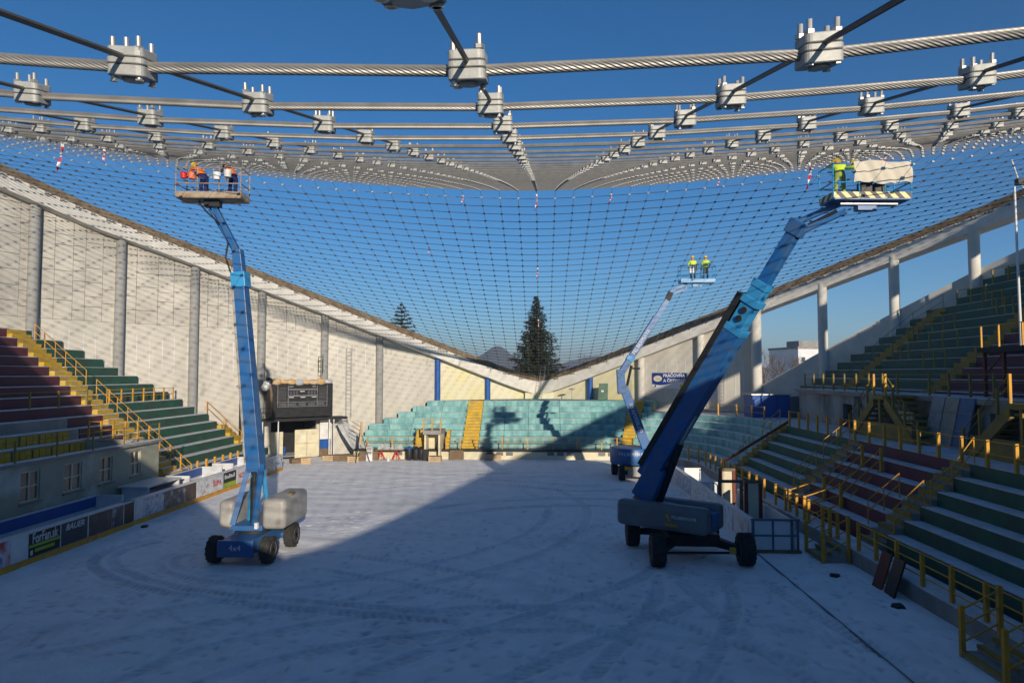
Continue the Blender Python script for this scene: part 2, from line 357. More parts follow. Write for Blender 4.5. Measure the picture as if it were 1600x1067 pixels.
# ------------------------------------------------------------------ the two leaning arch beams
def arch_ys():
    a = np.linspace(0, 1, 121); return [-.7 + 70*(.5-.5*math.cos(math.pi*t)) for t in a]
for sg, lab in ((-1, 'white concrete arch beam climbing left above the panelled wall'), (1, 'white concrete arch beam climbing right above the open columns')):
    th = thing('arch_beam', lab, 'beam', (sg*1.0, 69.3, 5.0), 'arch beams carrying the cable net')
    b, c = MB(), MB(); ys = arch_ys(); secs, caps = [], []
    for y in ys:
        x = max(0, plan(y)); n = normal(y); z = zb(x, y); deep = .95 + .40*math.exp(-x/3.5)
        def P(o, zz): return (sg*max(0.0, x + n.x*o), y + n.y*o, zz)
        secs.append([P(0, z-deep), P(0, z), P(1.45, z), P(1.45, z-deep)])
        caps.append([P(.10, z+.002), P(.13, z+.42), P(.24, z+.60), P(.85, z+.60), P(.85, z+.002)])
    for mb, S, n_ in ((b, secs, 4), (c, caps, 5)):
        vs_ = [p for s in S for p in s]; fs = []
        for i in range(len(S)-1):
            for k in range(n_): fs.append((i*n_+k, i*n_+(k+1) % n_, (i+1)*n_+(k+1) % n_, (i+1)*n_+k))
        fs += [tuple(range(n_)), tuple((len(S)-1)*n_+k for k in range(n_))]
        mb.add(vs_, fs)
    b.build('beam', beam_white, th); c.build('timber_cap', brown_cap, th)
    # long planks nailed along the cap
    for row in range(4):
        k = 0
        while k < len(ys)-3:
            step = 2 + (k*7+row) % 3; p = MB(); seg = []
            for i in range(k, min(k+step, len(ys)-1)+1):
                x = max(0, plan(ys[i])); n = normal(ys[i]); z = zb(x, ys[i]); o = .070+.006*row
                seg.append([(sg*(x+n.x*(o+.012*row)), ys[i]+n.y*(o+.012*row), z+.03+.125*row), (sg*(x+n.x*(o+.012*row)), ys[i]+n.y*(o+.012*row), z+.140+.125*row)])
            vs_ = [q for s in seg for q in s] + [(q[0]+sg*.03, q[1], q[2]) for s in seg for q in s]; m = len(seg)*2; fs = []
            for i in range(len(seg)-1):
                a0 = 2*i; fs += [(a0,a0+1,a0+3,a0+2), (m+a0,m+a0+2,m+a0+3,m+a0+1), (a0+1,m+a0+1,m+a0+3,a0+3), (a0,a0+2,m+a0+2,m+a0)]
            p.add(vs_, fs)
            if ys[k] > 33: p.build('plank', brown_cap, th)
            k += step
    an = MB()                                               # cable sockets in the face of the beam
    y = 35.
    while y < 68.6:
        x = plan(y); z = zb(x, y); an.tube([(sg*(x+.02), y, z-.10), (sg*(x-.30), y-.05, z-.12)], .05, 6); an.box(sg*(x-.03)-.02, sg*(x-.03)+.02, y-.1, y+.1, z-.2, z-.02)
        y += .8537
    an.build('cable_socket', concrete_col, th, kind='stuff')

# ------------------------------------------------------------------ walls under the arches
XC = [0, 4.7, 9.25, 14.08, 18.2, 22.35, 26.1, 29.4, 32.13, 33.7]
WO = .95
def bay_pts(sg, far, i, off):
    (xa, ya), (xb, yb) = wall_pt(XC[i], far, off), wall_pt(XC[i+1], far, off)
    return (sg*xa, ya), (sg*xb, yb)
def bay_sheet(mb, sg, far, i, z0a, z0b, z1a, z1b, off=None, t=.3):
    off = WO if off is None else off
    (ax, ay), (bx, by) = bay_pts(sg, far, i, off); (cx, cy), (dx, dy) = bay_pts(sg, far, i, off+t)
    mb.hexa([(ax,ay,z0a),(bx,by,z0b),(dx,dy,z0b),(cx,cy,z0a),(ax,ay,z1a),(bx,by,z1b),(dx,dy,z1b),(cx,cy,z1a)])
def top_z(i, far): 
    x = XC[i]; return zb(x, plan_y(x, far)) - .45
def clip_poly(poly, f):                                     # keep f(p)<=0
    out = []
    for k in range(len(poly)):
        p, q = poly[k], poly[(k+1) % len(poly)]; fp, fq = f(p), f(q)
        if fp <= 0: out.append(p)
        if fp*fq < 0: t = fp/(fp-fq); out.append((p[0]+(q[0]-p[0])*t, p[1]+(q[1]-p[1])*t))
    return out
def column_mesh(r, x, y, z0, z1, n=20): return MB().tube([(x,y,z0),(x,y,z1)], r, n)
for sg, far, lab in ((-1, True, 'tall white wall of panels and grey round columns behind the green stand'),
                     (1, True, 'white wall with a blue laundry sign beside the yellow stair'),
                     (-1, False, 'white wall under the left arch behind the photographer'),
                     (1, False, 'white wall under the right arch behind the photographer')):
    th = thing('arena_wall', lab, 'wall', (sg*16, plan_y(16, far), 0))
    rnd = random.Random(5+sg+far*3)
    yv = plan_y(0, far); e = 1 if far else -1
    if far: MB().box(min(0, sg*1.4), max(0, sg*1.4), yv-.2, yv+.75, 0, 5.4).build('apex_pier', wall_yellow if far else wall_white, th)
    else: MB().box(min(0, sg*1.6), max(0, sg*1.6), yv-.8, yv-.15, 0, 6.0).build('apex_pier', wall_white, th)
    for i in range(len(XC)-1):
        if sg == 1 and i > 3: break
        m = wall_yellow if (i < 2 and far) else wall_white
        bay = MB()
        if sg == -1 and far and i == 4:                     # gateway under the scoreboard
            A0, B0 = [Vector((*p, 0)) for p in bay_pts(sg, far, i, WO)]; C0, D0 = [Vector((*p, 0)) for p in bay_pts(sg, far, i, WO+.3)]
            for ta, tb, zl in ((0, .1, 0), (.1, .82, 3.05), (.82, 1, 0)):
                pa, pb, pc, pd = A0.lerp(B0, ta), A0.lerp(B0, tb), C0.lerp(D0, tb), C0.lerp(D0, ta); q = []
                for zz in (lambda t: zl, lambda t: top_z(4, True)*(1-t)+top_z(5, True)*t):
                    for p, t in ((pa, ta), (pb, tb), (pc, tb), (pd, ta)): q.append((p.x, p.y, zz(t)))
                bay.hexa(q)
        else: bay_sheet(bay, sg, far, i, 0, 0, top_z(i, far), top_z(i+1, far))
        sheet = bay.build('wall_bay', m, th)
        if not far: continue
        A, B = bay_pts(sg, far, i, WO); A, B = Vector((*A, 0)), Vector((*B, 0)); ln = (B-A).length; d = (B-A)/ln
        nin = Vector((-d.y, d.x, 0)); nin = nin if nin.x*sg < 0 else -nin
        if sg == -1 and i >= 3:                             # cladding boards on the upper wall
            zlow = 10.7; za, zt = top_z(i, far), top_z(i+1, far)
            if max(za, zt) > zlow+.3:
                bp_ = clip_poly([(0, zlow), (ln, zlow), (ln, 25), (0, 25)], lambda p: p[1]-(za+(zt-za)*p[0]/ln)+.15); mb = MB(); k = len(bp_)
                q = [A+d*p[0]+Vector((0,0,p[1]))+nin*.001 for p in bp_] + [A+d*p[0]+Vector((0,0,p[1]))+nin*.0035 for p in bp_]
                mb.add(q, [tuple(range(k)), tuple(range(2*k-1, k-1, -1))]+[(a,(a+1) % k,k+(a+1) % k,k+a) for a in range(k)]).build('batten_backing', joint_dark, th)
            u = 0.
            while u < ln-.05:
                wd = min(rnd.choice([.8,1.15,1.5,1.7]), ln-u); wd = ln-u if ln-u-wd < .4 else wd
                z = zlow + rnd.choice([0, 0, 0]); first = True
                while z < max(za, zt):
                    hh = rnd.choice([.7,1.0,1.3,1.75])
                    poly = [(u+.016, z+.016),(u+wd-.016, z+.016),(u+wd-.016, z+hh-.016),(u+.016, z+hh-.016)]
                    poly = clip_poly(poly, lambda p: p[1]-(za+(zt-za)*p[0]/ln)+.2)
                    if len(poly) > 2:
                        pr = rnd.uniform(.03, .055); mb = MB(); k = len(poly)
                        q = [A+d*p[0]+Vector((0,0,p[1]))+nin*.005 for p in poly] + [A+d*p[0]+Vector((0,0,p[1]))+nin*pr for p in poly]
                        mb.add(q, [tuple(range(k)), tuple(range(2*k-1, k-1, -1))]+[(a,(a+1) % k,k+(a+1) % k,k+a) for a in range(k)])
                        mb.build('wall_panel', wall_panel_m, th)
                    z += hh
                u += wd
        if (sg == -1 and i >= 3) or (sg == 1 and i in (2, 3)):  # pale sealed joints in the lower wall
            nj = 6
            for k in range(nj):
                u = ln*(k+.5)/nj + rnd.uniform(-.08, .08); z0, z1 = (7.0+rnd.uniform(-.5,.4), 9.9+rnd.uniform(-.2,.1)) if sg == -1 else (5.2, 8.2)
                z1 = min(z1, top_z(i, far)-.8, top_z(i+1, far)-.8)
                if z1-z0 < .6: continue
                p = A+d*u; MB().hexa([p-d*.02+nin*.003+Vector((0,0,z0)), p+d*.02+nin*.003+Vector((0,0,z0)), p+d*.02+nin*.018+Vector((0,0,z0)), p-d*.02+nin*.018+Vector((0,0,z0)),
                             p-d*.02+nin*.003+Vector((0,0,z1)), p+d*.02+nin*.003+Vector((0,0,z1)), p+d*.02+nin*.018+Vector((0,0,z1)), p-d*.02+nin*.018+Vector((0,0,z1))]).build('joint_strip', white_m, th)
    for i in range(1, len(XC)-1):
        if sg == 1 and i > 3: break
        x, y = wall_pt(XC[i], far, .72); blue = (far and ((sg == -1 and i < 3) or (sg == 1 and i == 1)))
        column_mesh(.33 if not blue else .27, sg*x, y, 0, top_z(i, far)-.15).build('column', blue_p if blue else (concrete_col if sg == -1 else col_white), th, smooth=True)

# open right-hand side: sloping parapet and free columns
def zpar(x): return 6.0 + .725*(min(x, 33.2)-18.3)
par = thing('sloping_parapet', 'white parapet wall sloping up behind the dark green upper terraces', 'wall', (24, 53, 0))
for far in (True, False):
    for i in range(4, len(XC)-1):
        mb = MB(); bay_sheet(mb, 1, far, i, 0, 0, zpar(XC[i]), zpar(XC[i+1]), .45, .35); mb.build('parapet_bay', col_white, par)
mb = MB(); (ax, ay), (bx, by) = wall_pt(33.7, False, .45), wall_pt(33.7, True, .45)
mb.box(ax, ax+.35, ay, by, 0, zpar(33.7)); mb.build('parapet_bay', col_white, par)
ordn = ['first', 'second', 'third', 'fourth', 'fifth', 'sixth']
for far in (True, False):
    for k, i in enumerate(range(4, len(XC))):
        x, y = wall_pt(XC[i], far, .3)
        th = thing('column', ('%s free-standing white round column from the wall with the sign' % ordn[k]) if far else 'white round column on the parapet behind the photographer', 'column', (x, y, 0), 'columns under the right arch')
        r = .42 if i == 4 else .36
        column_mesh(r, x, y, 0.0, zb(XC[i], plan_y(XC[i], far))-.55).build('shaft', col_white, th, smooth=True)
        MB().box(x-r-.06, x+r+.06, y-r-.06, y+r+.06, 0, .12).build('plinth', concrete, th)
nk = thing('gap_filler_block', 'concrete block joining both arch beams behind the photographer', 'block', (0, -1.2, 5)); MB().box(-.5, .5, -1.75, -.72, 4.8, 6.78).build('block', concrete, nk)  # unseen block added to stop sunlight leaking between the near beam ends
# steel rungs ladder at the far apex, yard post
lad = thing('access_ladder', 'thin steel ladder leaning at the low point where both arch beams meet', 'ladder', (.25, 68.2, 4.6))
for dx in (-.22, .22): MB().tube([(.05+dx, 68.0, 4.6), (.45+dx, 68.75, 7.9)], .022, 6).build('rail', steel, lad)
for k in range(10):
    t = (k+.5)/10; MB().tube([(.05+.4*t-.22, 68.0+.75*t, 4.6+3.3*t), (.05+.4*t+.22, 68.0+.75*t, 4.6+3.3*t)], .016, 5).build('rung', steel, lad)
# ------------------------------------------------------------------ stands
def wall_y(x, off=.75): return plan_y(max(0., abs(x)-off), True)
def post_rail(name, label, pts, h=1.05, rails=(.95, .5), r=.022, post=.05, m=None, group=None, square=True, cat='railing', top_only=False, skip=()):
    m = m or yellow_p; th = thing(name, label, cat, tuple(pts[0]), group)
    pm = None
    for k, p in enumerate(pts):
        if k in skip: continue
        p = Vector(p); mb = MB()
        if square: mb.box(p.x-post, p.x+post, p.y-post, p.y+post, p.z, p.z+h)
        else: mb.tube([p, p+Vector((0,0,h))], post, 6)
        mb.build('post', m, th)
    for hh in rails:
        for a, b in zip(pts[:-1], pts[1:]):
            MB().tube([Vector(a)+Vector((0,0,hh)), Vector(b)+Vector((0,0,hh))], r, 6).build('rail', m, th)
    return th
def step_block(parent, x0, x1, ya0, ya1, yb0, yb1, z0, z1, m, name='terrace_step', snow=True, riser_x=None):
    """tread between x0 (riser side) and x1, end faces slanted: y at x0 from ya0 to ya1, at x1 from yb0 to yb1"""
    if ya1-ya0 < .1 and yb1-yb0 < .1: return None
    o = MB().hexa([(x0,ya0,z0),(x1,yb0,z0),(x1,yb1,z0),(x0,ya1,z0),(x0,ya0,z1),(x1,yb0,z1),(x1,yb1,z1),(x0,ya1,z1)]).build(name, m, parent)
    if snow:
        e = .05 if x1 > x0 else -.05; xa = x0+e
        MB().hexa([(xa,ya0+.03,z1+.002),(x1,yb0+.03,z1+.002),(x1,yb1-.03,z1+.002),(xa,ya1-.03,z1+.002),(xa,ya0+.03,z1+.035),(x1,yb0+.03,z1+.045),(x1,yb1-.03,z1+.045),(xa,ya1-.03,z1+.035)]).build('snow_cover', snow_m, o)
    return o
# --- left stand, rows parallel to the long side, cut off by the curved wall
lx = lambda i: -31.87+.69*i
lz = lambda i: 9.21-.585*i
ls = thing('left_terraces', 'maroon and green terraced stand climbing to the panelled white wall', 'grandstand', (-26, 40, 0)); ls.name = 'grandstand'
BASE[ls.name] = Vector((-26, 40, 0))
for i in range(-1, 16):
    x0, x1, z1 = lx(i), lx(i)-.69, lz(i); z0 = max(0, z1-1.1); yw0, yw1 = wall_y(x0), wall_y(x1)
    if i <= 7: step_block(ls, x0, x1, 20, 40.5, 20, 40.5, z0, z1, purple_p)
    elif i <= 13: step_block(ls, x0, x1, 37.45, 40.5, 37.45, 40.5, z0, z1, purple_p if i < 11 else concrete)
    if i == 8: step_block(ls, x0, x1, 20, 37.4, 20, 37.4, 2.0, z1, concrete)
    if i in (9, 10): step_block(ls, x0-.02, x1, 20, 37.4, 20, 37.4, 2.0, z1, concrete)
    if i <= 8: step_block(ls, x0, x1, 42.1, yw0, 42.1, yw1, z0, z1, green_p)
    else:
        step_block(ls, x0, x1, 42.1, min(52.3, yw0), 42.1, min(52.3, yw1), z0, z1, green_p)
        if yw1 > 53.6: step_block(ls, x0, x1, 53.4, yw0, 53.4, yw1, z0, z1, green_p)
    if i < 16:                                              # stair between the maroon and the green blocks, two steps per row
        for h_, (sa, sb) in ((0, (0, .345)), (.292, (.345, .69))):
            if i > -1 or h_ == 0:
                st = MB().box(x0-sb, x0-sa, 40.52, 42.08, max(0, z1+h_-.7), z1+h_).build('stair_step', yellow_step, ls)
                if i > 3: MB().box(x0-sb, x0-sa-.06, 40.6, 41.98, z1+h_+.002, z1+h_+.03).build('snow_cover', snow_m, st)
            if i >= 9 and yw1 > 52.6:
                MB().box(x0-sb, x0-sa, 52.32, 53.38, max(0, z1+h_-.7), z1+h_).build('stair_step', yellow_step, ls)
MB().box(-33.2, lx(-1)-.69, 20, 41.5, 8.5, 9.9).build('back_ledge', concrete, ls)
MB().box(-22.2, -21.3, 42.1, 52.2, 0, .40).build('front_ledge', concrete, ls)
MB().box(-22.15, -21.33, 42.15, 52.1, .402, .44).build('snow_cover', snow_m, ls)
for i in (9, 10):                                           # upright ochre seat boards bolted to two maroon rows
    y = 22.; k = 0
    while y < 36.6:
        if not (i == 9 and (y < 31.5 or y > 36.2)):
            wdt = .32+.04*((k*7) % 3); t = .03*math.sin(k*2.3)
            MB().hexa([(lx(i)+.02,y,lz(i)-.60),(lx(i)+.06,y,lz(i)-.60),(lx(i)+.06,y+wdt,lz(i)-.60),(lx(i)+.02,y+wdt,lz(i)-.60),(lx(i)+.02+t,y,lz(i)-.04),(lx(i)+.06+t,y,lz(i)-.04),(lx(i)+.06+t,y+wdt,lz(i)-.03),(lx(i)+.02+t,y+wdt,lz(i)-.03)]).build('bench_board', yellow_bench, ls)
        y += .44; k += 1
# dressing-room block in front of the left stand
blk = thing('dressing_room_block', 'low plastered block with small windows below the maroon terraces', 'building', (-21, 30, 0))
wins = [(27.2, 28.3), (29.75, 30.95), (32.2, 33.2), (34.7, 35.6)]
zlo, zhi = 1.75, 3.0
mb = MB(); mb.box(-21.25, -21.0, 12, 37.3, 0, zlo); mb.box(-21.25, -21.0, 12, 37.3, zhi, 3.28)
yy = 12
for a, b in [(23.6, 25.6)]+wins: mb.box(-21.25, -21.0, yy, a, zlo, zhi); yy = b
mb.box(-21.25, -21.0, yy, 37.3, zlo, zhi); mb.box(-25.2, -21.25, 37.0, 37.3, 0, 3.28)
mb.build('wall', dull_wall, blk)
MB().box(-25.3, -21.26, 12, 36.99, 2.66, 2.78).build('roof_slab', concrete, blk)
MB().box(-25.2, -21.28, 12.1, 36.9, 2.782, 2.84).build('snow_cover', snow_m, blk)
MB().box(-21.33, -20.85, 12, 37.4, 3.282, 3.40).build('coping', concrete, blk)
MB().box(-21.3, -20.92, 12, 37.3, 3.402, 3.43).build('snow_cover', snow_m, blk)
MB().box(-25.2, -21.34, 36.95, 37.4, 3.282, 3.40).build('coping', concrete, blk)
for a, b in [(23.6, 25.6)]+wins:
    f = MB(); yc = (a+b)/2; zc_ = (zlo+zhi)/2
    for q in ((a, a+.06), (yc-.03, yc+.03), (b-.06, b)): f.box(-21.16, -21.06, q[0], q[1], zlo, zhi)
    for q in ((zlo, zlo+.06), (zc_-.03, zc_+.03), (zhi-.06, zhi)): f.box(-21.155, -21.065, a, b, q[0], q[1])
    w_ = f.build('window', cream, blk)
    for ya, yb in ((a+.06, yc-.03), (yc+.03, b-.06)):
        for za, z_b in ((zlo+.06, zc_-.03), (zc_+.03, zhi-.06)): MB().box(-21.13, -21.11, ya, yb, za, z_b).build('pane', glass_m, w_)
    MB().box(-20.99, -20.9, a-.1, b+.1, zlo-.1, zlo-.03).build('sill', concrete, blk)
post_rail('railing', 'thin ochre railing along the snowy roof of the dressing-room block', [(-20.95, y, 3.42) for y in (22, 24.4, 26.8, 29.2, 31.6, 34, 37.2)], .9, (.85, .45), .018, .03, yellow_dull)
post_rail('railing', 'ochre railing across the maroon terraces above the seat boards', [(lx(7)-.15, y, lz(7)) for y in (26, 28.6, 31.2, 33.4, 35.6, 37.8, 40.2)], .95, (.9,), .02, .045, yellow_dull)
post_rail('railing', 'yellow railing with many posts across the lower green terraces', [(lx(7)-.1, 42.3+1.25*k, lz(7)) for k in range(7)], .95, (.9, .45), .02, .04)
for y, lab in ((42.05, 'sloping yellow stair handrail beside the upper green terraces'),):
    post_rail('handrail', lab, [(lx(i)-.1, y, lz(i)) for i in range(0, 6)], 1.0, (.98, .5), .022, .025, square=False)
    post_rail('handrail', 'sloping yellow stair handrail above the dressing-room block', [(lx(i)-.1, y, lz(i)) for i in range(6, 12)], 1.0, (.98, .5), .022, .025, square=False)
    post_rail('handrail', 'sloping yellow stair handrail down to the left player bench', [(lx(i)-.1, y+.05, lz(i)) for i in range(11, 16)], 1.0, (.98, .5), .022, .035)
post_rail('handrail', 'yellow handrail on the narrow stair at the far end of the green terraces', [(lx(i)-.1, 52.25, lz(i)) for i in range(9, 16, 2)], 1.0, (.98, .5), .022, .03, square=False)
post_rail('handrail', 'yellow handrail with crossed bars beside the dressing-room corner', [(-25.0+.7*k, 37.25, 3.42) for k in range(5)], 1.0, (.95, .5), .022, .04)
for k in range(8):
    y = 42.6+1.15*k; solo(MB().box(-21.55, -21.42, y-.065, y+.065, .44, 1.55), 'bollard', yellow_p, 'short square yellow post on the ledge before the lower green terraces', 'post', (-21.5, y, .44), 'yellow posts below the green terraces', bevel=.012)

# --- lower stand: far end, rounded corner and right side follow one front line
def path():
    out = []
    for y in np.arange(10, 49.7, .5): out.append((Vector((11.7, y, 0)), Vector((1,0,0)), 0., ('y', y)))
    for a in np.arange(0, 90, 4.): out.append((Vector((4.7+7*math.cos(R_(a)), 49.7+7*math.sin(R_(a)), 0)), Vector((math.cos(R_(a)), math.sin(R_(a)), 0)), a/90, ('a', a)))
    return out
def at_right(y): return (Vector((11.7, y, 0)), Vector((1,0,0)), 0.)
def at_arc(a): return (Vector((4.7+7*math.cos(R_(a)), 49.7+7*math.sin(R_(a)), 0)), Vector((math.cos(R_(a)), math.sin(R_(a)), 0)), a/90)
def at_far(x): return (Vector((x, 56.7, 0)), Vector((0,1,0)), 1.)
def o_k(k, b): return 1.3 + k*(.62+.13*b)
def z_k(k, b): return 1.03+.15*b + k*(.53-.047*b)
def to_wall(p, n, cap=7.6):
    o = 3.
    while o < 14:
        q = p+n*o
        if abs(q.x) > plan(q.y)+.75: break
        o += .05
    return o
def ribbon(parent, samples, fo0, fo1, fz0, fz1, m, name, snow=False):
    vs_, fs = [], []
    def shell(o0, o1, zb_, zt):
        v = []
        for s in samples:
            p, n, b = s[:3]; a, c = p+n*o0(s), p+n*o1(s)
            v += [(a.x,a.y,zb_(b)),(c.x,c.y,zb_(b)),(c.x,c.y,zt(b)),(a.x,a.y,zt(b))]
        f = []
        for i in range(len(samples)-1):
            for k in range(4): f.append((4*i+k, 4*i+(k+1) % 4, 4*i+4+(k+1) % 4, 4*i+4+k))
        f += [(0,1,2,3), tuple(4*(len(samples)-1)+k for k in (3,2,1,0))]
        return v, f
    o = MB().add(*shell(fo0, fo1, fz0, fz1)).build(name, m, parent)
    if snow: MB().add(*shell(lambda s: fo0(s)+snow, fo1, lambda b: fz1(b)+.002, lambda b: fz1(b)+.04)).build('snow_cover', snow_m, o)
    return o
pale_edge = mat('pale_worn_edge', (.46,.50,.47), .85, c2=(.34,.40,.38), scale=2)
lo = thing('grandstand', 'lower terraces, turquoise at the far end then green and maroon along the right', 'grandstand', (6, 58, 0))
def rows(samples, m, kmax, last_outer=None, snow=True, name='terrace_step', mfun=None):
    for k in range(kmax+1):
        fo1 = (lambda s, k=k: o_k(k+1, s[2])) if not (k == kmax and last_outer) else last_outer
        ribbon(lo, samples, lambda s, k=k: o_k(k, s[2]), fo1, lambda b, k=k: max(0, z_k(k, b)-1.0), lambda b, k=k: z_k(k, b), m, name, .04 if snow else False)
def stair(samples, kmax, m=None):
    m = m or yellow_step
    for k in range(kmax+1):
        for h_ in (0, 1):
            f0 = lambda s, k=k, h_=h_: o_k(k+h_*.5-.5, s[2]); f1 = lambda s, k=k, h_=h_: o_k(k+h_*.5, s[2])
            ribbon(lo, samples, f0, f1, lambda b: .0, lambda b, k=k, h_=h_: z_k(k+h_*.5-.5, b), m, 'stair_step')
to76 = lambda s: 7.6
R2 = lambda a, b, n=2: [at_right(y) for y in np.linspace(a, b, n)]
A2 = lambda a, b, n=8: [at_arc(x) for x in np.linspace(a, b, n)]
rows(R2(10, 26.2), green_p, 5, to76); rows(R2(27.5, 35.0), purple_p, 5, to76); rows(R2(36.3, 45.2), green_p, 5, to76)
rows(R2(46.4, 49.7)+A2(3, 66, 16), cyan_p, 5, lambda s: min(7.6+9*s[2], to_wall(s[0], s[1])))
for a, b in ((26.2, 27.5), (35.0, 36.3), (45.2, 46.4)):
    stair(R2(a+.01, b-.01), 5, concrete if a < 40 else yellow_dull)
    ribbon(lo, R2(a+.01, b-.01), lambda s: o_k(5.02, 0), to76, lambda b_: 2.6, lambda b_: z_k(5, 0), concrete, 'landing', .04)
    for k in range(12):                                     # worn ochre nosings on the stair
        o = o_k(k*.5-.5, 0); z = z_k(k*.5-.5, 0); MB().box(11.7+o-.015, 11.7+o+.12, a+.03, b-.03, z-.16, z+.006).build('nosing', yellow_dull, lo)
rows(A2(66.2, 68.6, 3), cyan_p, 7, lambda s: to_wall(s[0], s[1]), snow=False)
stair(A2(68.8, 74.8, 4), 7)
rows(A2(75, 90, 6), cyan_p, 7, lambda s: to_wall(s[0], s[1]), snow=False)
ribbon(lo, A2(68.8, 74.8, 4), lambda s: o_k(7.02, s[2]), lambda s: to_wall(s[0], s[1]), lambda b: 3.4, lambda b: z_k(7, b), concrete, 'landing')
segs = [(4.69, 1.9), (1.89, -.9), (-.91, -3.0), (-3.01, -5.1), (-6.5, -8.8), (-8.81, -11.2), (-11.21, -13.2), (-13.21, -15.2)]
for k in range(8):
    yk = 56.7+o_k(k, 1); xl = -(plan(yk+.7)+.75)
    for a, b in segs:
        b2 = max(b, xl)
        if b2 >= a-.05: continue
        last = (lambda s: to_wall(s[0], s[1])) if k == 7 else (lambda s, k=k: o_k(k+1, 1))
        n = 2 if k < 7 else 5
        o = ribbon(lo, [at_far(x) for x in np.linspace(a-.008, b2+.008, n)], lambda s, k=k: o_k(k, 1), last, lambda b_, k=k: max(0, z_k(k, 1)-1.0), lambda b_, k=k: z_k(k, 1), cyan_p, 'terrace_step')
        p0 = MB().box(b2+.03, a-.03, yk-.02, yk+.1, z_k(k, 1)-.03, z_k(k, 1)+.012).build('nosing', pale_edge, o)
stair([at_far(-5.12), at_far(-6.48)], 7)
ribbon(lo, [at_far(-5.12), at_far(-6.48)], lambda s: o_k(7.02, 1), lambda s: to_wall(s[0], s[1]), lambda b: 3.4, lambda b: z_k(7, 1), concrete, 'landing')
# front ledge and plinth
ribbon(lo, R2(10, 49.7)+A2(4, 62, 14), lambda s: 0, lambda s: 1.3-.31+.001, lambda b: 0, lambda b: .5, concrete, 'front_ledge', .03)
ribbon(lo, A2(62.2, 90, 7)+[at_far(4.69), at_far(-15.4)], lambda s: 0, lambda s: .98, lambda b: 0, lambda b: .62, cream, 'front_plinth')
ribbon(lo, A2(62.2, 90, 7)+[at_far(4.69), at_far(-15.4)], lambda s: -.03, lambda s: .97, lambda b: .622, lambda b: .80, black_m, 'kerb_band')
for x in (-11.6, -10.6, -4.0, -3.2, -2.4, 1.0, 1.8, 2.6, 5.2, 6.0): 
    p = at_far(x)[0] if x < 4.7 else at_arc(90-(x-4.7)/7*57)[0]
    MB().box(p.x-.28, p.x+.28, p.y-.04, p.y+.1, .32, .60).build('vent_hatch', hood_dark, lo)
# railings on the lower stand
post_rail('railing', 'yellow railing on square posts along the front of the near green terraces', [(11.85, y, .52) for y in (17.2, 18.7, 20.2, 21.7, 23.2, 24.6, 25.9)], 1.05, (1.0, .68, .3), .022, .055)
post_rail('railing', 'yellow railing on square posts along the front of the maroon terraces', [(11.85, y, .52) for y in (27.7, 29.1, 30.6, 32.0, 33.4, 34.8)], 1.05, (1.0, .6), .022, .055)
post_rail('railing', 'yellow railing on square posts before the middle green terraces', [(11.85, y, .52) for y in (36.5, 37.8, 39.1, 40.4, 41.7, 43.0, 44.3, 45.1)], 1.05, (1.0, .6), .022, .055)
post_rail('railing', 'yellow railing on square posts rounding the corner to the turquoise terraces', [(11.85, y, .52) for y in (46.5, 47.9, 49.2)]+[tuple(at_arc(a)[0]+at_arc(a)[1]*.15+Vector((0,0,.52))) for a in (10, 22, 34, 46)], 1.05, (1.0, .6), .022, .055)
post_rail('railing', 'thin yellow railing along the front of the turquoise terraces', [tuple(at_arc(a)[0]+at_arc(a)[1]*.2+Vector((0,0,.8))) for a in (66, 76, 86)]+[(x, 56.9, .8) for x in (3.2, 1.2, -.9, -3.0, -5.1)], 1.0, (.95, .62, .3), .02, .04)
post_rail('railing', 'thin yellow railing between the yellow stair and the exit tunnel', [(x, 56.9, .8) for x in (-6.5, -7.7)], 1.0, (.95, .62, .3), .02, .04)
post_rail('railing', 'thin yellow railing left of the exit tunnel below the turquoise terraces', [(x, 56.9, .8) for x in (-10.2, -12.2, -14.3)], 1.0, (.95, .62, .3), .02, .04)
post_rail('railing', 'yellow posts and rail along the snowy walkway of the right stand', [(16.1, y, 3.68) for y in (22.2, 23.7, 25.2, 26.7, 28.2, 29.6, 31.1, 32.5, 34, 35.5, 37.2, 38.8, 40.2, 41.6, 43.0, 44.6)], 1.0, (.95, .5), .018, .055)
post_rail('railing', 'yellow railing along the walkway above the turquoise corner', [tuple(at_arc(a)[0]+at_arc(a)[1]*(o_k(5, a/90)+.3)+Vector((0,0,3.68-.05*a/66))) for a in (4, 14, 24, 34, 44, 54, 64)], 1.0, (.95, .5), .018, .05)
# short lit stair rails inside the lower right stand
for y, k0, k1, lab in ((28.0, .3, 2.3, 'bright yellow two-bar handrail at the foot of the maroon terraces'), (26.15, 2.6, 5.2, 'thin yellow handrail at the top of the stair by the near green terraces'),
                    (26.15, 0.4, 2.2, 'thin yellow handrail low on the stair by the near green terraces'), (36.35, 3.0, 5.2, 'thin yellow handrail at the top of the middle stair'), (36.35, .5, 2.4, 'thin yellow handrail low on the middle stair'),
                    (46.5, 3.2, 5.1, 'thin yellow handrail at the top of the corner stair'), (46.5, .6, 2.2, 'thin yellow handrail low on the corner stair')):
    kk = np.linspace(k0, k1, 3); post_rail('handrail', lab, [(11.7+o_k(k, 0), y, z_k(math.floor(k), 0)) for k in kk], 1.0, (.98, .55), .022, .024, square=False)
for y, s in ((31.2, 'nearer the leaning frame'), (33.0, 'beside the middle maroon rows')):
    post_rail('barrier', 'yellow two-bar barrier with thick posts running up the maroon terraces '+s, [(11.9, y, .52), (13.5, y, z_k(0, 0)+.02), (15.3, y, z_k(3, 0)+.02)], 1.1, (1.05, .62, .2), .028, .06)
mb = MB(); mb.beam((12.0, 45.3, 1.3), (16.3, 45.3, 3.95), .10, .16)
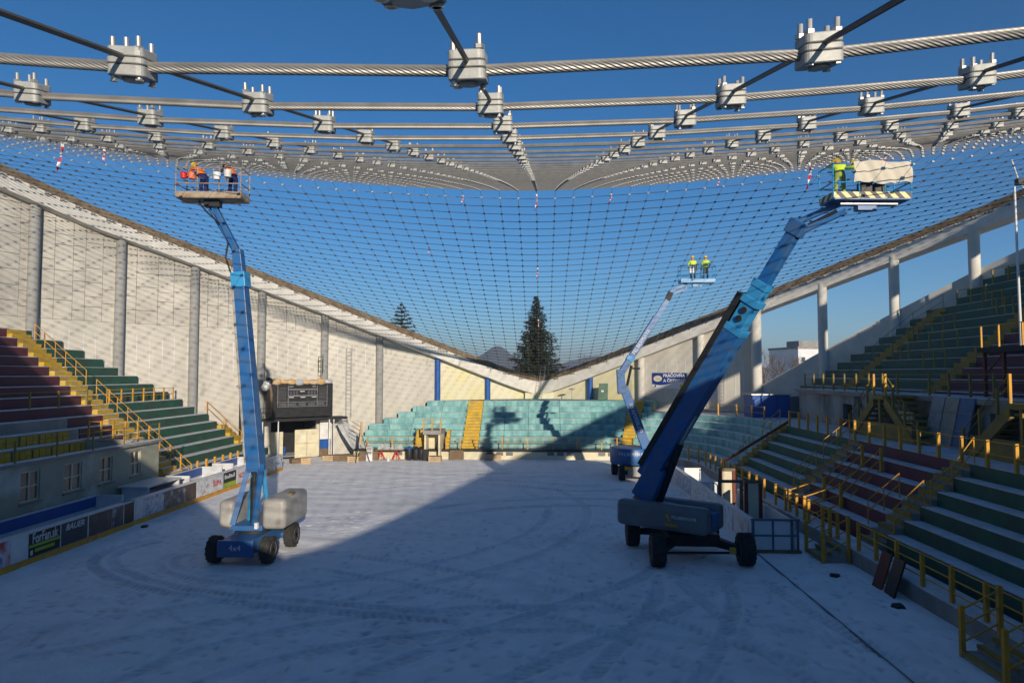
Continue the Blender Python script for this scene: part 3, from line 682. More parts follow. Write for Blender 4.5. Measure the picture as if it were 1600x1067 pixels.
solo(mb, 'ramp_board', red_rust, 'rusty red board sloping down the stair between turquoise and green terraces', 'board', (14, 45.3, 2.7))
# steps down to the snow in the right front
for k, (yc, lab) in enumerate(((27.0, 'yellow-edged concrete steps with posts leading onto the snow by the panel box'), (17.0, 'ochre-edged steps leading onto the snow below the near green terraces'))):
    th = thing('entry_steps', lab, 'steps', (11.2, yc, 0))
    for s in range(3):
        MB().box(11.72-.36*(3-s), 11.698, yc-.75, yc+.75, .165*s+.004*(s > 0), .165*(s+1)).build('stair_step', concrete, th)
        MB().box(11.72-.36*(3-s)-.02, 11.72-.36*(3-s)+.1, yc-.74, yc+.74, .165*(s+1)-.08, .165*(s+1)+.006).build('nosing', yellow_dull, th)
    for yy in (yc-.8, yc+.8):
        MB().box(10.62, 10.73, yy-.055, yy+.055, 0, 1.25).build('post', yellow_p, th)
        MB().box(11.55, 11.66, yy-.055, yy+.055, 0, 1.75).build('post', yellow_p, th)
        for hh in (.35, .75, 1.15): MB().tube([(10.68, yy, hh), (11.6, yy, hh+.48)], .024, 6).build('rail', yellow_p, th)

# --- wall behind the walkway and the upper right stand
rw = thing('retaining_wall', 'grimy white retaining wall with a broken dark doorway behind the walkway', 'wall', (19.3, 40, 3.68))
mb = MB(); 
for a, b in ((12, 28.0), (30.0, 42.9), (44.2, 51.5)): mb.box(19.3, 19.6, a, b, 3.6, 5.70)
mb.box(19.3, 19.6, 42.9, 44.2, 5.15, 5.70); mb.box(19.3, 19.6, 28.0, 30.0, 5.35, 5.70); mb.build('wall', grimy, rw)
MB().box(19.0, 21.2, 12, 51.6, 5.702, 5.95).build('coping_slab', concrete, rw)
MB().box(19.05, 21.2, 12, 51.5, 5.952, 5.985).build('snow_cover', snow_m, rw)
mb = MB(); mb.box(20.6, 20.7, 27, 45, 3.6, 5.7); mb.box(19.62, 20.6, 27, 45, 3.5, 3.6); mb.build('inner_wall', concrete, rw)
for y in (41.6, 38.8): MB().beam((18.5, y-.9, 3.75), (19.25, y+.5, 5.6), .35, .3).build('buttress', concrete, rw)
us = thing('grandstand', 'dark green and maroon upper terraces under the open right arch', 'grandstand', (26, 42, 6))
ux = lambda i: 21.07+.733*i
uz = lambda i: 6.10+.605*i
for i in range(0, 15):
    x0, x1, z1 = ux(i), ux(i)+.733, uz(i); z0 = z1-1.2; yw0, yw1 = wall_y(x0, .25), wall_y(x1, .25)
    step_block(us, x0, x1, 20, 37.2, 20, 37.2, z0, z1, purple_p)
    step_block(us, x0, x1, 38.6, min(47.4, yw0), 38.6, min(47.4, yw1), z0, z1, green_p)
    if yw0 > 49.2: step_block(us, x0, x1, 49.0, yw0, 49.0, yw1, z0, z1, green_p)
    for a, b in ((37.22, 38.58), (47.42, 48.98)):
        if b < yw1+.5:
            for h_ in (0, .5): MB().box(x0-.366+h_*.733, x0+h_*.733, a, b, z1-1.2, z1-.302+h_*.605).build('stair_step', yellow_dull, us)
post_rail('railing', 'yellow posts and rails along the edge of the dark upper terraces', [(19.25, y, 5.95) for y in (22.2, 24, 29.6, 31.2, 32.8, 34.4, 37.4, 39, 40.6, 42.2, 43.8, 45.4, 47, 48.6, 50.2)], 1.1, (1.05, .7, .35), .016, .045, yellow_dull)
bars = [(2, 39.2, 41.4, 'lowest'), (4, 40.5, 43.4, ''), (6, 43.2, 45.6, ''), (8, 41.0, 42.8, ''), (9, 43.6, 46.6, ''), (5, 46, 47.2, ''), (11, 42.2, 45.2, ''), (12, 39.2, 41.2, ''), (3, 44.4, 46.4, ''), (7, 39.0, 40.4, '')]
for i, a, b, _ in bars:
    post_rail('crush_barrier', 'ochre crush barrier standing on the dark green upper terraces', [(ux(i)+.3, y, uz(i)+.03) for y in np.linspace(a, b, 3)], 1.05, (1.0,), .022, .035, yellow_dull, 'crush barriers on the upper terraces', cat='barrier')
post_rail('handrail', 'thin dark handrail climbing beside the sloping parapet', [(ux(i)+.2, 49.1 if i < 9 else 48.0, uz(i)) for i in range(1, 11, 2)], 1.0, (.98, .5), .016, .016, tie_m, square=False)
# yellow double-flight stairs against the retaining wall
def double_stair(yc, lab):
    th = thing('double_stair', lab, 'staircase', (18.3, yc, 3.68), 'yellow double stairs')
    zt = 5.93; n = 8; z0 = 3.70
    for s in (-1, 1):
        for k in range(n):
            ya, yb = yc+s*(.6+(n-1-k)*.36), yc+s*(.6+(n-k)*.36)
            MB().box(17.75, 18.95, min(ya, yb)+.003, max(ya, yb)-.003, z0+(k+1)*(zt-z0)/n-.12, z0+(k+1)*(zt-z0)/n).build('stair_step', yellow_dull, th)
        q = [(yc+s*(.6+n*.36), z0), (yc+s*.55, zt), (yc+s*.55, zt-.55), (yc+s*(.6+n*.36-.75), z0)]
        mb = MB(); mb.add([(17.55, y, z) for y, z in q]+[(17.72, y, z) for y, z in q], [(0,1,2,3),(7,6,5,4)]+[(a,(a+1) % 4,4+(a+1) % 4,4+a) for a in range(4)]); mb.build('stringer', yellow_dull, th)
        pts = [(17.62, yc+s*(.6+(n-k)*.36), z0+k*(zt-z0)/n) for k in (0, 3, 6, 8)]
        for p in pts: MB().box(p[0]-.05, p[0]+.05, p[1]-.05, p[1]+.05, p[2]-.1, p[2]+1.1).build('post', yellow_p if p is pts[-1] else yellow_dull, th)
        for hh in (1.05, .7): MB().tube([(17.62, pts[0][1], pts[0][2]+hh), (17.62, pts[-1][1], pts[-1][2]+hh)], .022, 6).build('rail', yellow_dull, th)
    MB().box(17.5, 19.0, yc-.6, yc+.6, zt-.2, zt).build('landing', yellow_dull, th)
    MB().box(17.6, 17.75, yc-3.0, yc+3.0, z0, z0+.85).build('base_wall', yellow_dull, th)
    MB().box(17.58, 17.70, yc-.08, yc+.08, z0+.85, zt-.2).build('centre_post', yellow_dull, th)
    MB().box(18.6, 18.66, yc-1.2, yc+.1, z0+.85, zt-.8).build('infill_panel', white_m, th)
double_stair(36.0, 'ochre double-flight stair with triangular openings beside the leaning boards')
double_stair(25.6, 'ochre double-flight stair below the dark cabin')
for k, (y, m_, lab) in enumerate(((33.1, white_m, 'white door-sized panel leaning on the retaining wall beside the ochre stair'), (32.0, cream, 'pale cream panel leaning between a white and a blue panel'), (30.9, blue_light, 'dusty blue panel leaning on the retaining wall'))):
    th = thing('leaning_board', lab, 'panel', (18.6, y, 3.72))
    MB().hexa([(18.45,y-.5,3.72),(18.51,y-.5,3.72),(18.51,y+.5,3.72),(18.45,y+.5,3.72),(18.95,y-.5,5.95),(19.01,y-.5,5.93),(19.01,y+.5,5.93),(18.95,y+.5,5.95)]).build('sheet', mat('panel%d' % k, (.36,.37,.37) if k == 0 else (.34,.33,.27) if k == 1 else (.10,.17,.30), .6), th)
    for z in (.35, .7): MB().beam((18.45+.5*z-.012, y-.48, 3.72+2.23*z), (18.45+.5*z-.012, y+.48, 3.72+2.23*z), .02, .03).build('batten', concrete_col, th)
# cabin and mast on the upper right terraces
cb = thing('commentary_cabin', 'dark flat-roofed cabin standing on the maroon upper terraces', 'cabin', (21, 28, 6))
MB().box(20.2, 24.0, 22.5, 32.2, 7.98, 8.22).build('roof_slab', mat('dark_slab', (.06,.05,.05), .9), cb)
MB().box(20.9, 21.05, 23, 30.2, 5.99, 7.97).build('wall', mat('cabin_grey', (.16,.16,.17), .8), cb)
for y in (24.2, 26.0, 27.8): MB().box(20.84, 20.9, y-.45, y+.45, 6.0, 7.8).build('door', concrete_col, cb)
for y in (31.9, 30.6): MB().box(20.3, 20.42, y-.06, y+.06, 5.99, 7.97).build('post', red_rust, cb)
MB().beam((20.36, 31.9, 7.0), (20.36, 30.6, 7.95), .06, .06).build('brace', red_rust, cb)
post_rail('railing', 'yellow railing on the roof of the dark cabin', [(20.35, y, 8.22) for y in (32.1, 30.9, 29.4, 26.5)], 1.0, (.98,), .02, .035, yellow_p)
ms = thing('mast', 'thin tall white pole standing on the dark cabin roof', 'pole', (21.1, 30.6, 8.22))
MB().tube([(21.1, 30.6, 8.22), (21.05, 30.6, 15.25)], .06, 8, r1=.045).build('pole', white_m, ms); MB().box(20.95, 21.25, 30.45, 30.75, 8.22, 8.27).build('base_plate', steel, ms)
fl = thing('floodlight', 'small floodlight on a bent stick above the right arch beam', 'lamp', (30.9, 45.0, 18.7))
zf = zb(plan(45.), 45.)+.46
MB().tube([(31.6, 45.0, zf), (31.1, 45.0, zf+1.0), (30.75, 45.0, zf+2.2)], .04, 6).build('stick', white_m, fl); MB().box(31.0, 31.5, 44.8, 45.2, zf+.55, zf+.95).build('lamp_housing', black_m, fl)
# blue kiosk
kx = thing('kiosk', 'blue sheet-metal kiosk beside the tall white column', 'kiosk', (17.6, 54.2, 3.6))
MB().box(16.4, 19.2, 53.2, 55.4, 3.6, 5.42).build('body', blue_p, kx, bevel=.02); MB().box(16.3, 19.3, 53.1, 55.5, 5.422, 5.5).build('roof', steel, kx)
for x in (17.3, 18.25): MB().box(x-.01, x+.01, 53.185, 53.2, 3.65, 5.38).build('panel_seam', black_m, kx)
MB().box(19.2, 20.6, 53.0, 55.0, 3.6, 5.3).build('dark_side', hood_dark, kx)  # dark side of the kiosk, set out as a separate dark grey box
ld = thing('wall_ladder', 'narrow steel wall ladder beside the thick white column', 'ladder', (15.6, 59.2, 3.6))
for dx in (-.2, .2): MB().tube([(15.6+dx, 59.3-dx*.8, 3.6), (15.6+dx, 59.3-dx*.8, 10.2)], .02, 5).build('rail', concrete_col, ld)
for k in range(20): MB().tube([(15.4, 59.46, 3.8+.32*k), (15.8, 59.14, 3.8+.32*k)], .014, 5).build('rung', concrete_col, ld)
# ------------------------------------------------------------------ cable net
def zc(y):
    s = (y-YC)/L
    return 16.32 - (8.57*abs(s)+.62*s*s if s < 0 else 8.6*s+1.1*s*s)
def znet(x, y):
    xa = max(.6, plan(y)); c3 = .3*min(1, (xa/20)**2); pw = 2-.45*(1-min(1, abs(y-YC)/26)**2); return zc(y) + (znetedge(xa, y) - zc(y))*((x*x+c3)/(xa*xa+c3))**(pw/2)
SP, SX, Y0 = (34.3-1.86)/38, .96, 1.86
net = thing('cable_net', 'sagging roof net of thick steel cables, thin ties and bolted clamps overhead', 'cable net', (0, 34.3, 16.3))
row_y = [Y0+SP*n for n in range(-3, 80) if Y0+SP*n < 68.9]
NEAR = 5
for n, y in enumerate(row_y):
    xa = plan(y)+.02; J = int(xa/SX)
    xs = [-xa]+[SX*j for j in range(-J, J+1) if abs(SX*j) < xa-.05]+[xa]
    if y < .5: continue
    mb = MB()
    if y < 5.2:                                             # stranded cable modelled as a twisted bundle near the camera
        lim = min(xa, 1.2*y+2.0); fx = np.arange(-lim, lim+.001, .012 if y < 3.2 else .02)
        lob = 12; nv = lob*4; vs_, fs = [], []
        for i, x in enumerate(fx):
            j = math.floor(x/SX); t = x/SX-j; z = znet(SX*j, y)*(1-t)+znet(SX*(j+1), y)*t
            tw = x/.24*2*math.pi
            for k in range(nv):
                a = 2*math.pi*k/nv; r = .0150*(1+.085*math.cos(lob*a)); aa = a+tw
                vs_.append((x, y+r*math.cos(aa), z+r*math.sin(aa)))
        for i in range(len(fx)-1):
            for k in range(nv): fs.append((i*nv+k, i*nv+(k+1) % nv, (i+1)*nv+(k+1) % nv, (i+1)*nv+k))
        mb.add(vs_, fs)
        for sgn in (-1, 1):
            if xa > lim+.05: mb.tube([(sgn*lim, y, np.interp(lim, [SX*math.floor(lim/SX), SX*math.floor(lim/SX)+SX], [znet(SX*math.floor(lim/SX), y), znet(SX*math.floor(lim/SX)+SX, y)]))]+[(x, y, znet(x, y)) for x in (sorted(xs, key=abs)) if x*sgn > lim+.02], .0150, 8)
    else:
        mb.tube([(x, y, znet(x, y)) for x in xs], .0150, 6 if y < 20 else 5)
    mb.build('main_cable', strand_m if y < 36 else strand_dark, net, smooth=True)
JM = int(W/SX)
def tie_z(x, y): return znet(x, y)+.022
for j in range(-JM, JM+1):
    x = SX*j; ys_ = [y for y in row_y if plan(y) > abs(x)+.05 and y > -.6]
    if len(ys_) < 2: continue
    ya, yb = plan_y(abs(x), False), plan_y(abs(x), True)
    pts = [(x, max(ya, -.6), znetedge(abs(x), ya))]+[(x, y, tie_z(x, y)) for y in ys_]+[(x, yb, znetedge(abs(x), yb))]
    MB().tube(pts, .0080, 6 if abs(x) < 4 else 4).build('tie_cable', tie_m, net, smooth=True)
# clamps: rounded plates and four bolts
def plate(z0, z1, hw, hd, cr=.018):
    ring = []
    for cx, cy, a0 in ((hw-cr, hd-cr, 0), (-hw+cr, hd-cr, 90), (-hw+cr, -hd+cr, 180), (hw-cr, -hd+cr, 270)):
        for a in range(0, 91, 22): ring.append((cx+cr*math.cos(R_(a0+a)), cy+cr*math.sin(R_(a0+a))))
    n = len(ring); vs_ = [(x, y, z0+.003 if False else z0) for x, y in ring]+[(x, y, z1) for x, y in ring]
    return vs_, [tuple(range(n-1, -1, -1)), tuple(range(n, 2*n))]+[(k, (k+1) % n, n+(k+1) % n, n+k) for k in range(n)]
mb = MB()
for z0, z1, hw in ((-.031, -.0015, .052), (.0015, .0185, .0525), (.0215, .047, .0505)): mb.add(*plate(z0, z1, hw, .05))
mb.tube([(0,0,-.04), (0,0,-.031)], .03, 8)
clamp_hi = mb.mesh('clamp', clamp_m, bevel=.0025, seg=1)
bm_ = MB(); bm_.tube([(0,0,-.034), (0,0,.085)], .0078, 10); bm_.lathe([(.0150,.047),(.0150,.058)], (0,0,0), n=6); bm_.lathe([(.012,-.034),(.012,-.030)], (0,0,0), n=6)
bolt_hi = bm_.mesh('bolt', steel, smooth=False)
mb = MB()
for z0, z1, hw in ((-.031, -.0015, .052), (.0015, .047, .051)): mb.box(-hw, hw, -.05, .05, z0, z1)
for bx in (-.036, .036):
    for by in (-.034, .034): mb.box(bx-.007, bx+.007, by-.007, by+.007, .047, .083)
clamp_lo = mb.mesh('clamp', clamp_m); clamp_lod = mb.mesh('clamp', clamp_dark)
cands = []
for y in row_y:
    for j in range(-JM, JM+1):
        x = SX*j
        if plan(y) < abs(x)+.25 or y < .5: continue
        z = znet(x, y); dx, dy, dz = x-.2, y, z-7
        vis = abs(dx/dy) < .85 and -.55 < dz/dy < .75
        cands.append((math.sqrt(dx*dx+dy*dy+dz*dz) if vis else 999+y, x, y, z))
cands.sort()
for k, (d, x, y, z) in enumerate(cands[:300]):
    tilt = math.atan2(znet(x, y+.4)-znet(x, y-.4), .8); roll = -math.atan2(znet(x+.4, y)-znet(x-.4, y), .8)
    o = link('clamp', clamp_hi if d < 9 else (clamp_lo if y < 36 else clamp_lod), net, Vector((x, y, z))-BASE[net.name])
    o.rotation_euler = (tilt*.8, roll, random.uniform(-.05, .05))
    if d < 9:
        for bx in (-.036, .036):
            for by in (-.034, .034): b = link('bolt', bolt_hi, o, (bx, by, random.uniform(-.014, .006)))
far_c = MB()
for d, x, y, z in cands[300:]:
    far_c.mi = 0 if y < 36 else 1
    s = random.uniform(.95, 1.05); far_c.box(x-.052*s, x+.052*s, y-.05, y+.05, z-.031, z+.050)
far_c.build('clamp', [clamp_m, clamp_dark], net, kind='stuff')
# red and white barrier tape ends hanging from the net
tm = [mat('tape_white', (.75,.74,.74), .6), mat('tape_red', (.60,.03,.04), .6)]
tapes = [(-14.9, 20.6, 1.0, 'long red and white tape hanging from the left edge of the net'), (-16.2, 24.6, .55, 'short red and white tape beside the long one at the left'), (0, 34.6, .9, 'red and white tape hanging from the middle tie at the ridge of the net'), (0, 43.8, .8, 'red and white tape hanging on the middle tie below the ridge'),
         (0, 53.4, .7, 'small red tape on the middle tie before the spruce top'), (8.64, 21.5, .9, 'long red and white tape hanging near the right work platform'), (11.5, 22.6, .5, 'pale tape hanging in front of the canvas screen'), (3.84, 34.9, .5, 'short pale tape right of the ridge centre'), (-3.84, 34.9, .5, 'short pale tape left of the ridge centre'),
         (8.64, 32.4, .5, 'short red tape between the ridge and the right platform'), (-6.7, 41.5, .5, 'tiny pink tape on the net above the scoreboard side'), (-4.55, 2.0*SP*3+1.2, .0, '')]
for x, y, ln, lab in tapes:
    if not ln: continue
    z = znet(x, y); th = thing('barrier_tape', lab, 'tape', (x, y, z-ln)); n = 6; sway = random.uniform(-.15, .15)
    mb = MB(); f = lambda t: Vector((x+sway*t*t+.03*math.sin(5*t), y+.03*math.cos(4*t), z-ln*t)); vs_ = []
    for k in range(n+1):
        p = f(k/n); w = Vector((.045*math.cos(.9*k), .045*math.sin(.9*k), 0)); e = Vector((.002, .002, 0)); vs_ += [p-w, p+w, p+w+e, p-w+e]
    for k in range(n):
        mb.mi = k % 2; mb.f += [[4*k+q, 4*k+(q+1) % 4, 4*k+4+(q+1) % 4, 4*k+4+q] for q in range(4)]; mb.m += [mb.mi]*4
    mb.v = [tuple(v) for v in vs_]; mb.f += [[0,1,2,3], [4*n+3,4*n+2,4*n+1,4*n]]; mb.m += [0, 0]
    mb.build('strip', tm, th)
# ------------------------------------------------------------------ text
def text_mesh(s, size, m, ext=.004, shear=0., bold=0.):
    cu = bpy.data.curves.new('lettering', 'FONT'); cu.body = s; cu.size = size; cu.extrude = ext; cu.align_x = 'CENTER'; cu.align_y = 'CENTER'; cu.resolution_u = 3; cu.shear = shear; cu.offset = bold
    o = bpy.data.objects.new('lettering', cu); col.objects.link(o)
    me = bpy.data.meshes.new_from_object(o.evaluated_get(bpy.context.evaluated_depsgraph_get()))
    bpy.data.objects.remove(o); bpy.data.curves.remove(cu); me.materials.clear(); me.materials.append(m); return me
def text_on(parent, s, size, m, pos, right, up, name='lettering', sx=1., shear=0., bold=0.):
    o = link(name, text_mesh(s, size, m, shear=shear, bold=bold), parent); r = Vector(right).normalized(); u = Vector(up); u = (u-r*u.dot(r)).normalized(); n = r.cross(u)
    M = Matrix(((r.x*sx, u.x, n.x, 0), (r.y*sx, u.y, n.y, 0), (r.z*sx, u.z, n.z, 0), (0, 0, 0, 1)))
    p = Vector(pos)-BASE.get(parent.name, Vector((0,0,0))); o.matrix_local = Matrix.Translation(p) @ M; return o

# ------------------------------------------------------------------ people
def person(name_label, loc, face, lean=0., crouch=0., armL=None, armR=None, mats=None, helmet=None, vest=None, turn=0., group=None):
    """face: heading angle (0 = +Y). armL/armR: (elbow offset, wrist offset) from the shoulder, in body axes (x right, y forward, z up) after leaning"""
    th = thing('person', name_label, 'person', loc, group, rotz=face)
    rot = Matrix.Rotation(-lean, 3, 'X'); hip = Vector((0, 0, .95-crouch))
    def U(v): return hip + rot @ (Vector(v)-Vector((0, 0, .95)))
    J, E, Rr, T = [], [], [], []
    def add(p, par, r, t):
        J.append(Vector(p)); Rr.append(r); T.append(t)
        if par is not None: E.append((par, len(J)-1))
        return len(J)-1
    pel = add(hip, None, (.155, .12), 'leg'); sp = add(U((0, .01, 1.15)), pel, (.15, .115), 'top'); ch = add(U((0, .015, 1.37)), sp, (.175, .125), 'top')
    nk = add(U((0, .02, 1.51)), ch, (.06, .06), 'skin'); hd = add(U((0, .045, 1.61)), nk, (.085, .095), 'skin'); add(U((0, .04, 1.72)), hd, (.075, .085), 'skin')
    hands = []
    for s, arm in ((-1, armL), (1, armR)):
        arm = arm or ((.06*s, -.02, -.28), (.08*s, .06, -.53))
        sh = add(U((s*.185, .015, 1.42)), ch, (.075, .075), 'top'); S = J[sh]
        el = add(S+Vector(arm[0]), sh, (.055, .055), 'top'); wr = add(S+Vector(arm[1]), el, (.04, .04), 'top')
        d = (J[wr]-J[el]).normalized(); pa = add(J[wr]+d*.075, wr, (.036, .028), 'skin'); hands.append((J[pa], d, s))
        hp = add(hip+Vector((s*.095, 0, -.06)), pel, (.095, .1), 'leg')
        kn = add(Vector((s*.115, .05+crouch*.9, .50-crouch*.25)), hp, (.07, .075), 'leg'); an = add(Vector((s*.12, -.02, .10)), kn, (.05, .055), 'leg')
        hl = add(Vector((s*.12, .0, .05)), an, (.05, .05), 'boot'); add(Vector((s*.14, .17, .04)), hl, (.045, .038), 'boot')
    me = bpy.data.meshes.new('tmp'); me.from_pydata(J, E, []); o = bpy.data.objects.new('tmp', me); col.objects.link(o)
    md = o.modifiers.new('s', 'SKIN'); md.use_smooth_shade = True; o.modifiers.new('d', 'SUBSURF').levels = 1
    for k, v in enumerate(me.skin_vertices[0].data): v.radius = Rr[k]; v.use_root = (k == 0)
    body = bpy.data.meshes.new_from_object(o.evaluated_get(bpy.context.evaluated_depsgraph_get())); bpy.data.objects.remove(o)
    names = ['top', 'leg', 'skin', 'boot']; body.materials.clear()
    for m in mats + [skin_m, boot_m]: body.materials.append(m)
    A = np.array([J[a] for a, b in E]); B = np.array([J[b] for a, b in E]); lab = [T[b] for a, b in E]
    for p in body.polygons:
        c = np.array(p.center); d = B-A; t = np.clip(((c-A)*d).sum(1)/((d*d).sum(1)+1e-9), 0, 1); k = int(np.argmin(np.linalg.norm(A+d*t[:,None]-c, axis=1)))
        p.material_index = names.index(lab[k])
    bm = bmesh.new(); bm.from_mesh(body)                       # fingers, thumb, nose and ears grow from the same body mesh
    def lump(p0, p1, r):
        mb = MB().tube([p0, (Vector(p0)+Vector(p1))/2, p1], r, 5, r1=r*.7); vv = [bm.verts.new(v) for v in mb.v]
        for f in mb.f:
            fc = bm.faces.new([vv[i] for i in f]); fc.material_index = 2; fc.smooth = True
    for P, d, s in hands:
        side = d.cross(Vector((0, 0, 1))); side = side.normalized() if side.length > .1 else Vector((1, 0, 0)); dn = side.cross(d).normalized()
        for q, ln in ((-.027, .06), (-.009, .075), (.009, .08), (.027, .068)): lump(P+side*q, P+side*q+d*ln*.8-dn*.03, .0085)
        lump(P-d*.02+side*.03*s, P+d*.03+side*.055*s-dn*.015, .0095)
    fwd = rot @ Vector((0, 1, 0)); upv = rot @ Vector((0, 0, 1)); H = U((0, .045, 1.62))
    lump(H+fwd*.08, H+fwd*.115-upv*.012, .014)
    for s in (-1, 1): lump(H+Vector((s*.078, 0, 0)), H+Vector((s*.098, 0, 0))+upv*.02, .018)
    bm.to_mesh(body); bm.free(); body.name = 'body'
    link('body', body, th)
    HM = Matrix.Translation(U((0, .04, 1.69))) @ rot.to_4x4(); mb = MB()
    mb.lathe([(.135, -.01), (.118, 0), (.115, .05), (.095, .095), (.05, .125), (.01, .132)], (0, 0, 0), n=14); mb.box(-.07, .07, .1, .18, -.008, .004)
    hv = mb.mesh('helmet', helmet, smooth=True); ho = link('helmet', hv, th); ho.matrix_local = HM
    if vest:
        mb = MB(); rings = []
        for z, rx, ry in ((.98, .172, .14), (1.1, .168, .135), (1.25, .185, .145), (1.4, .2, .148), (1.47, .13, .12)):
            rings.append([U((rx*math.cos(a), .012+ry*math.sin(a), z)) for a in np.linspace(0, 2*math.pi, 13)[:-1]])
        vs_ = [v for r in rings for v in r]; fs = [(i*12+k, i*12+(k+1) % 12, (i+1)*12+(k+1) % 12, (i+1)*12+k) for i in range(4) for k in range(12)]
        me_ = mb.add(vs_, fs); vo = me_.mesh('vest', vest, smooth=True); link('vest', vo, th)
    return th
# ------------------------------------------------------------------ boom lifts
def wheel(parent, c, axis, r, w, lug=14):
    mb = MB(); mb.lathe([(r*.55, -w/2), (r*.86, -w/2), (r*.96, -w*.40), (r*.965, w*.40), (r*.86, w/2), (r*.55, w/2)], c, axis, 28)
    for k in range(lug):
        for s in (-1, 1):
            a = 2*math.pi*(k+(.5 if s > 0 else 0))/lug; a2 = a+.16
            def P(rad, ang, h):
                x, y = rad*math.cos(ang), rad*math.sin(ang); v = (h, x, y) if axis == 'x' else (x, h, y); return Vector(v)+Vector(c)
            q = [P(r*.95, a-.055, s*w*.02), P(r*.95, a+.075, s*w*.02), P(r*.93, a2+.09, s*w*.49), P(r*.93, a2-.07, s*w*.49), P(r*1.0, a-.04, s*w*.02), P(r*1.0, a+.06, s*w*.02), P(r*.985, a2+.075, s*w*.47), P(r*.985, a2-.055, s*w*.47)]
            mb.hexa(q)
    t = mb.build('tyre', rubber, parent, smooth=True)
    rm = MB(); rm.lathe([(r*.3, -w*.40), (r*.50, -w*.42), (r*.57, -w*.515), (r*.57, w*.515), (r*.50, w*.42), (r*.3, w*.40)], c, axis, 20); rm.lathe([(r*.16, -w*.5), (r*.16, w*.5)], c, axis, 10); rm.build('rim', hood_grey, t, smooth=True)
    return t
def basket(parent, cx, cy, z, wx, wy, ang, mf, md, posts=3, hazardm=None, h=1.1):
    M = Matrix.Translation((cx, cy, z)) @ Matrix.Rotation(ang, 4, 'Z'); hx, hy = wx/2, wy/2; V = lambda x, y, zz: M @ Vector((x, y, zz))
    mb = MB(); mb.box(-hx, hx, -hy, hy, -.05, .02, M); fl_ = mb.build('platform_floor', md, parent)
    for (a, b) in (((-hx, -hy), (hx, -hy)), ((hx, -hy), (hx, hy)), ((hx, hy), (-hx, hy)), ((-hx, hy), (-hx, -hy))):
        MB().beam(V(*a, .09), V(*b, .09), .03, .2).build('kick_plate', hazardm or md, parent)
        for hh in (.5, h): MB().tube([V(*a, hh), V(*b, hh)], .022, 6).build('rail', mf, parent)
    for k in range(posts+1):
        x = -hx+wx*k/posts
        for y in (-hy, hy): MB().tube([V(x, y, 0), V(x, y, h)], .022, 6).build('post', mf, parent)
    MB().beam(V(-.3, 0, -.18), V(.3, 0, -.18), .3, .26).build('rotator', md if md is not rust_steel else hazard, parent)
    return V
def hood(parent, p0, p1, w, z0, z1, m, name='hood'):
    p0, p1 = Vector((*p0, (z0+z1)/2)), Vector((*p1, (z0+z1)/2)); me = MB().beam(p0, p1, w, z1-z0).mesh(name, m, BASE[parent.name], True, .2, 5, 75); link(name, me, parent)
# --- left lift: straight boom, grey hoods
l1 = thing('boom_lift', 'blue boom lift with grey hoods and its rusty basket raised under the net', 'boom lift', (-10.95, 26.5, 0))
for c, s in (((-11.95, 25.35, .5), 1), ((-9.95, 25.35, .5), 1), ((-11.95, 27.75, .5), 1), ((-9.95, 27.75, .5), 1)): wheel(l1, c, 'x', .5, .38)
mb = MB(); mb.box(-11.55, -10.35, 24.85, 28.2, .42, .92); mb.build('chassis', blue_lift, l1, bevel=.03)
MB().box(-11.62, -10.28, 24.74, 24.85, .35, .95).build('bumper', blue_lift, l1, bevel=.02)
for y in (25.35, 27.75): MB().tube([(-12.0, y, .5), (-9.9, y, .5)], .11, 10).build('axle', blue_lift, l1)
text_on(l1, '4x4', .3, white_m, (-10.95, 24.735, .68), (1, 0, 0), (0, 0, 1))
mb = MB(); mb.lathe([(.62, .925), (.62, 1.08)], (-10.95, 26.5, 0), n=24); mb.build('slew_ring', hazard, l1, smooth=True)
MB().box(-11.55, -10.35, 25.7, 28.6, 1.082, 1.28).build('turntable', blue_lift, l1, bevel=.03)
hood(l1, (-11.85, 25.9), (-11.85, 28.3), .62, 1.12, 2.18, hood_grey); hood(l1, (-9.95, 25.75), (-9.95, 28.35), .92, 1.12, 2.3, hood_grey)
MB().box(-9.75, -9.55, 26.6, 27.0, 2.28, 2.36).build('filler_cap', wood_dark, l1); MB().box(-10.58, -10.46, 25.55, 25.7, 1.2, 1.42).build('decal', white_m, l1)
b0, b1 = Vector((-10.86, 26.35, 3.25)), Vector((-11.62, 26.25, 10.95))
d = (b1-b0).normalized()
for dx, ex in ((-.66, -.22), (.20, .24)):
    MB().beam((-10.95+dx, 25.95, 1.25), (-10.84+ex, 26.15, 3.55), .12, .2).build('lift_link', blue_lift, l1)
for dx in (-.38, .42): MB().beam((-10.95+dx, 26.75, 1.25), (-10.9+dx*.5, 26.55, 3.3), .09, .14).build('lift_link', blue_light, l1)
MB().tube([(-10.92, 26.3, 1.3), (-10.9, 26.25, 3.0)], .14, 12).build('cylinder', hazard, l1, smooth=True); MB().tube([(-10.9, 26.25, 3.0), (-10.88, 26.2, 5.0)], .085, 12).build('cylinder_rod', hazard, l1, smooth=True)
MB().beam(b0, b1, .52, .6, .42, .48, up=(0, 1, 0)).build('boom_outer', blue_lift, l1, bevel=.02)
b2 = b1+d*.95+Vector((-.02, 0, 0)); MB().beam(b1-d*.1, b2, .36, .40, .34, .38, up=(0, 1, 0)).build('boom_inner', blue_lift, l1, bevel=.015)
MB().beam(b1-d*.55, b1+d*.05, .56, .6, up=(0, 1, 0)).build('boom_collar', blue_light, l1, bevel=.02)
MB().beam(b0+d*.1, b0+d*1.4, .54, .64, .53, .62, up=(0, 1, 0)).build('boom_heel', blue_lift, l1, bevel=.02)
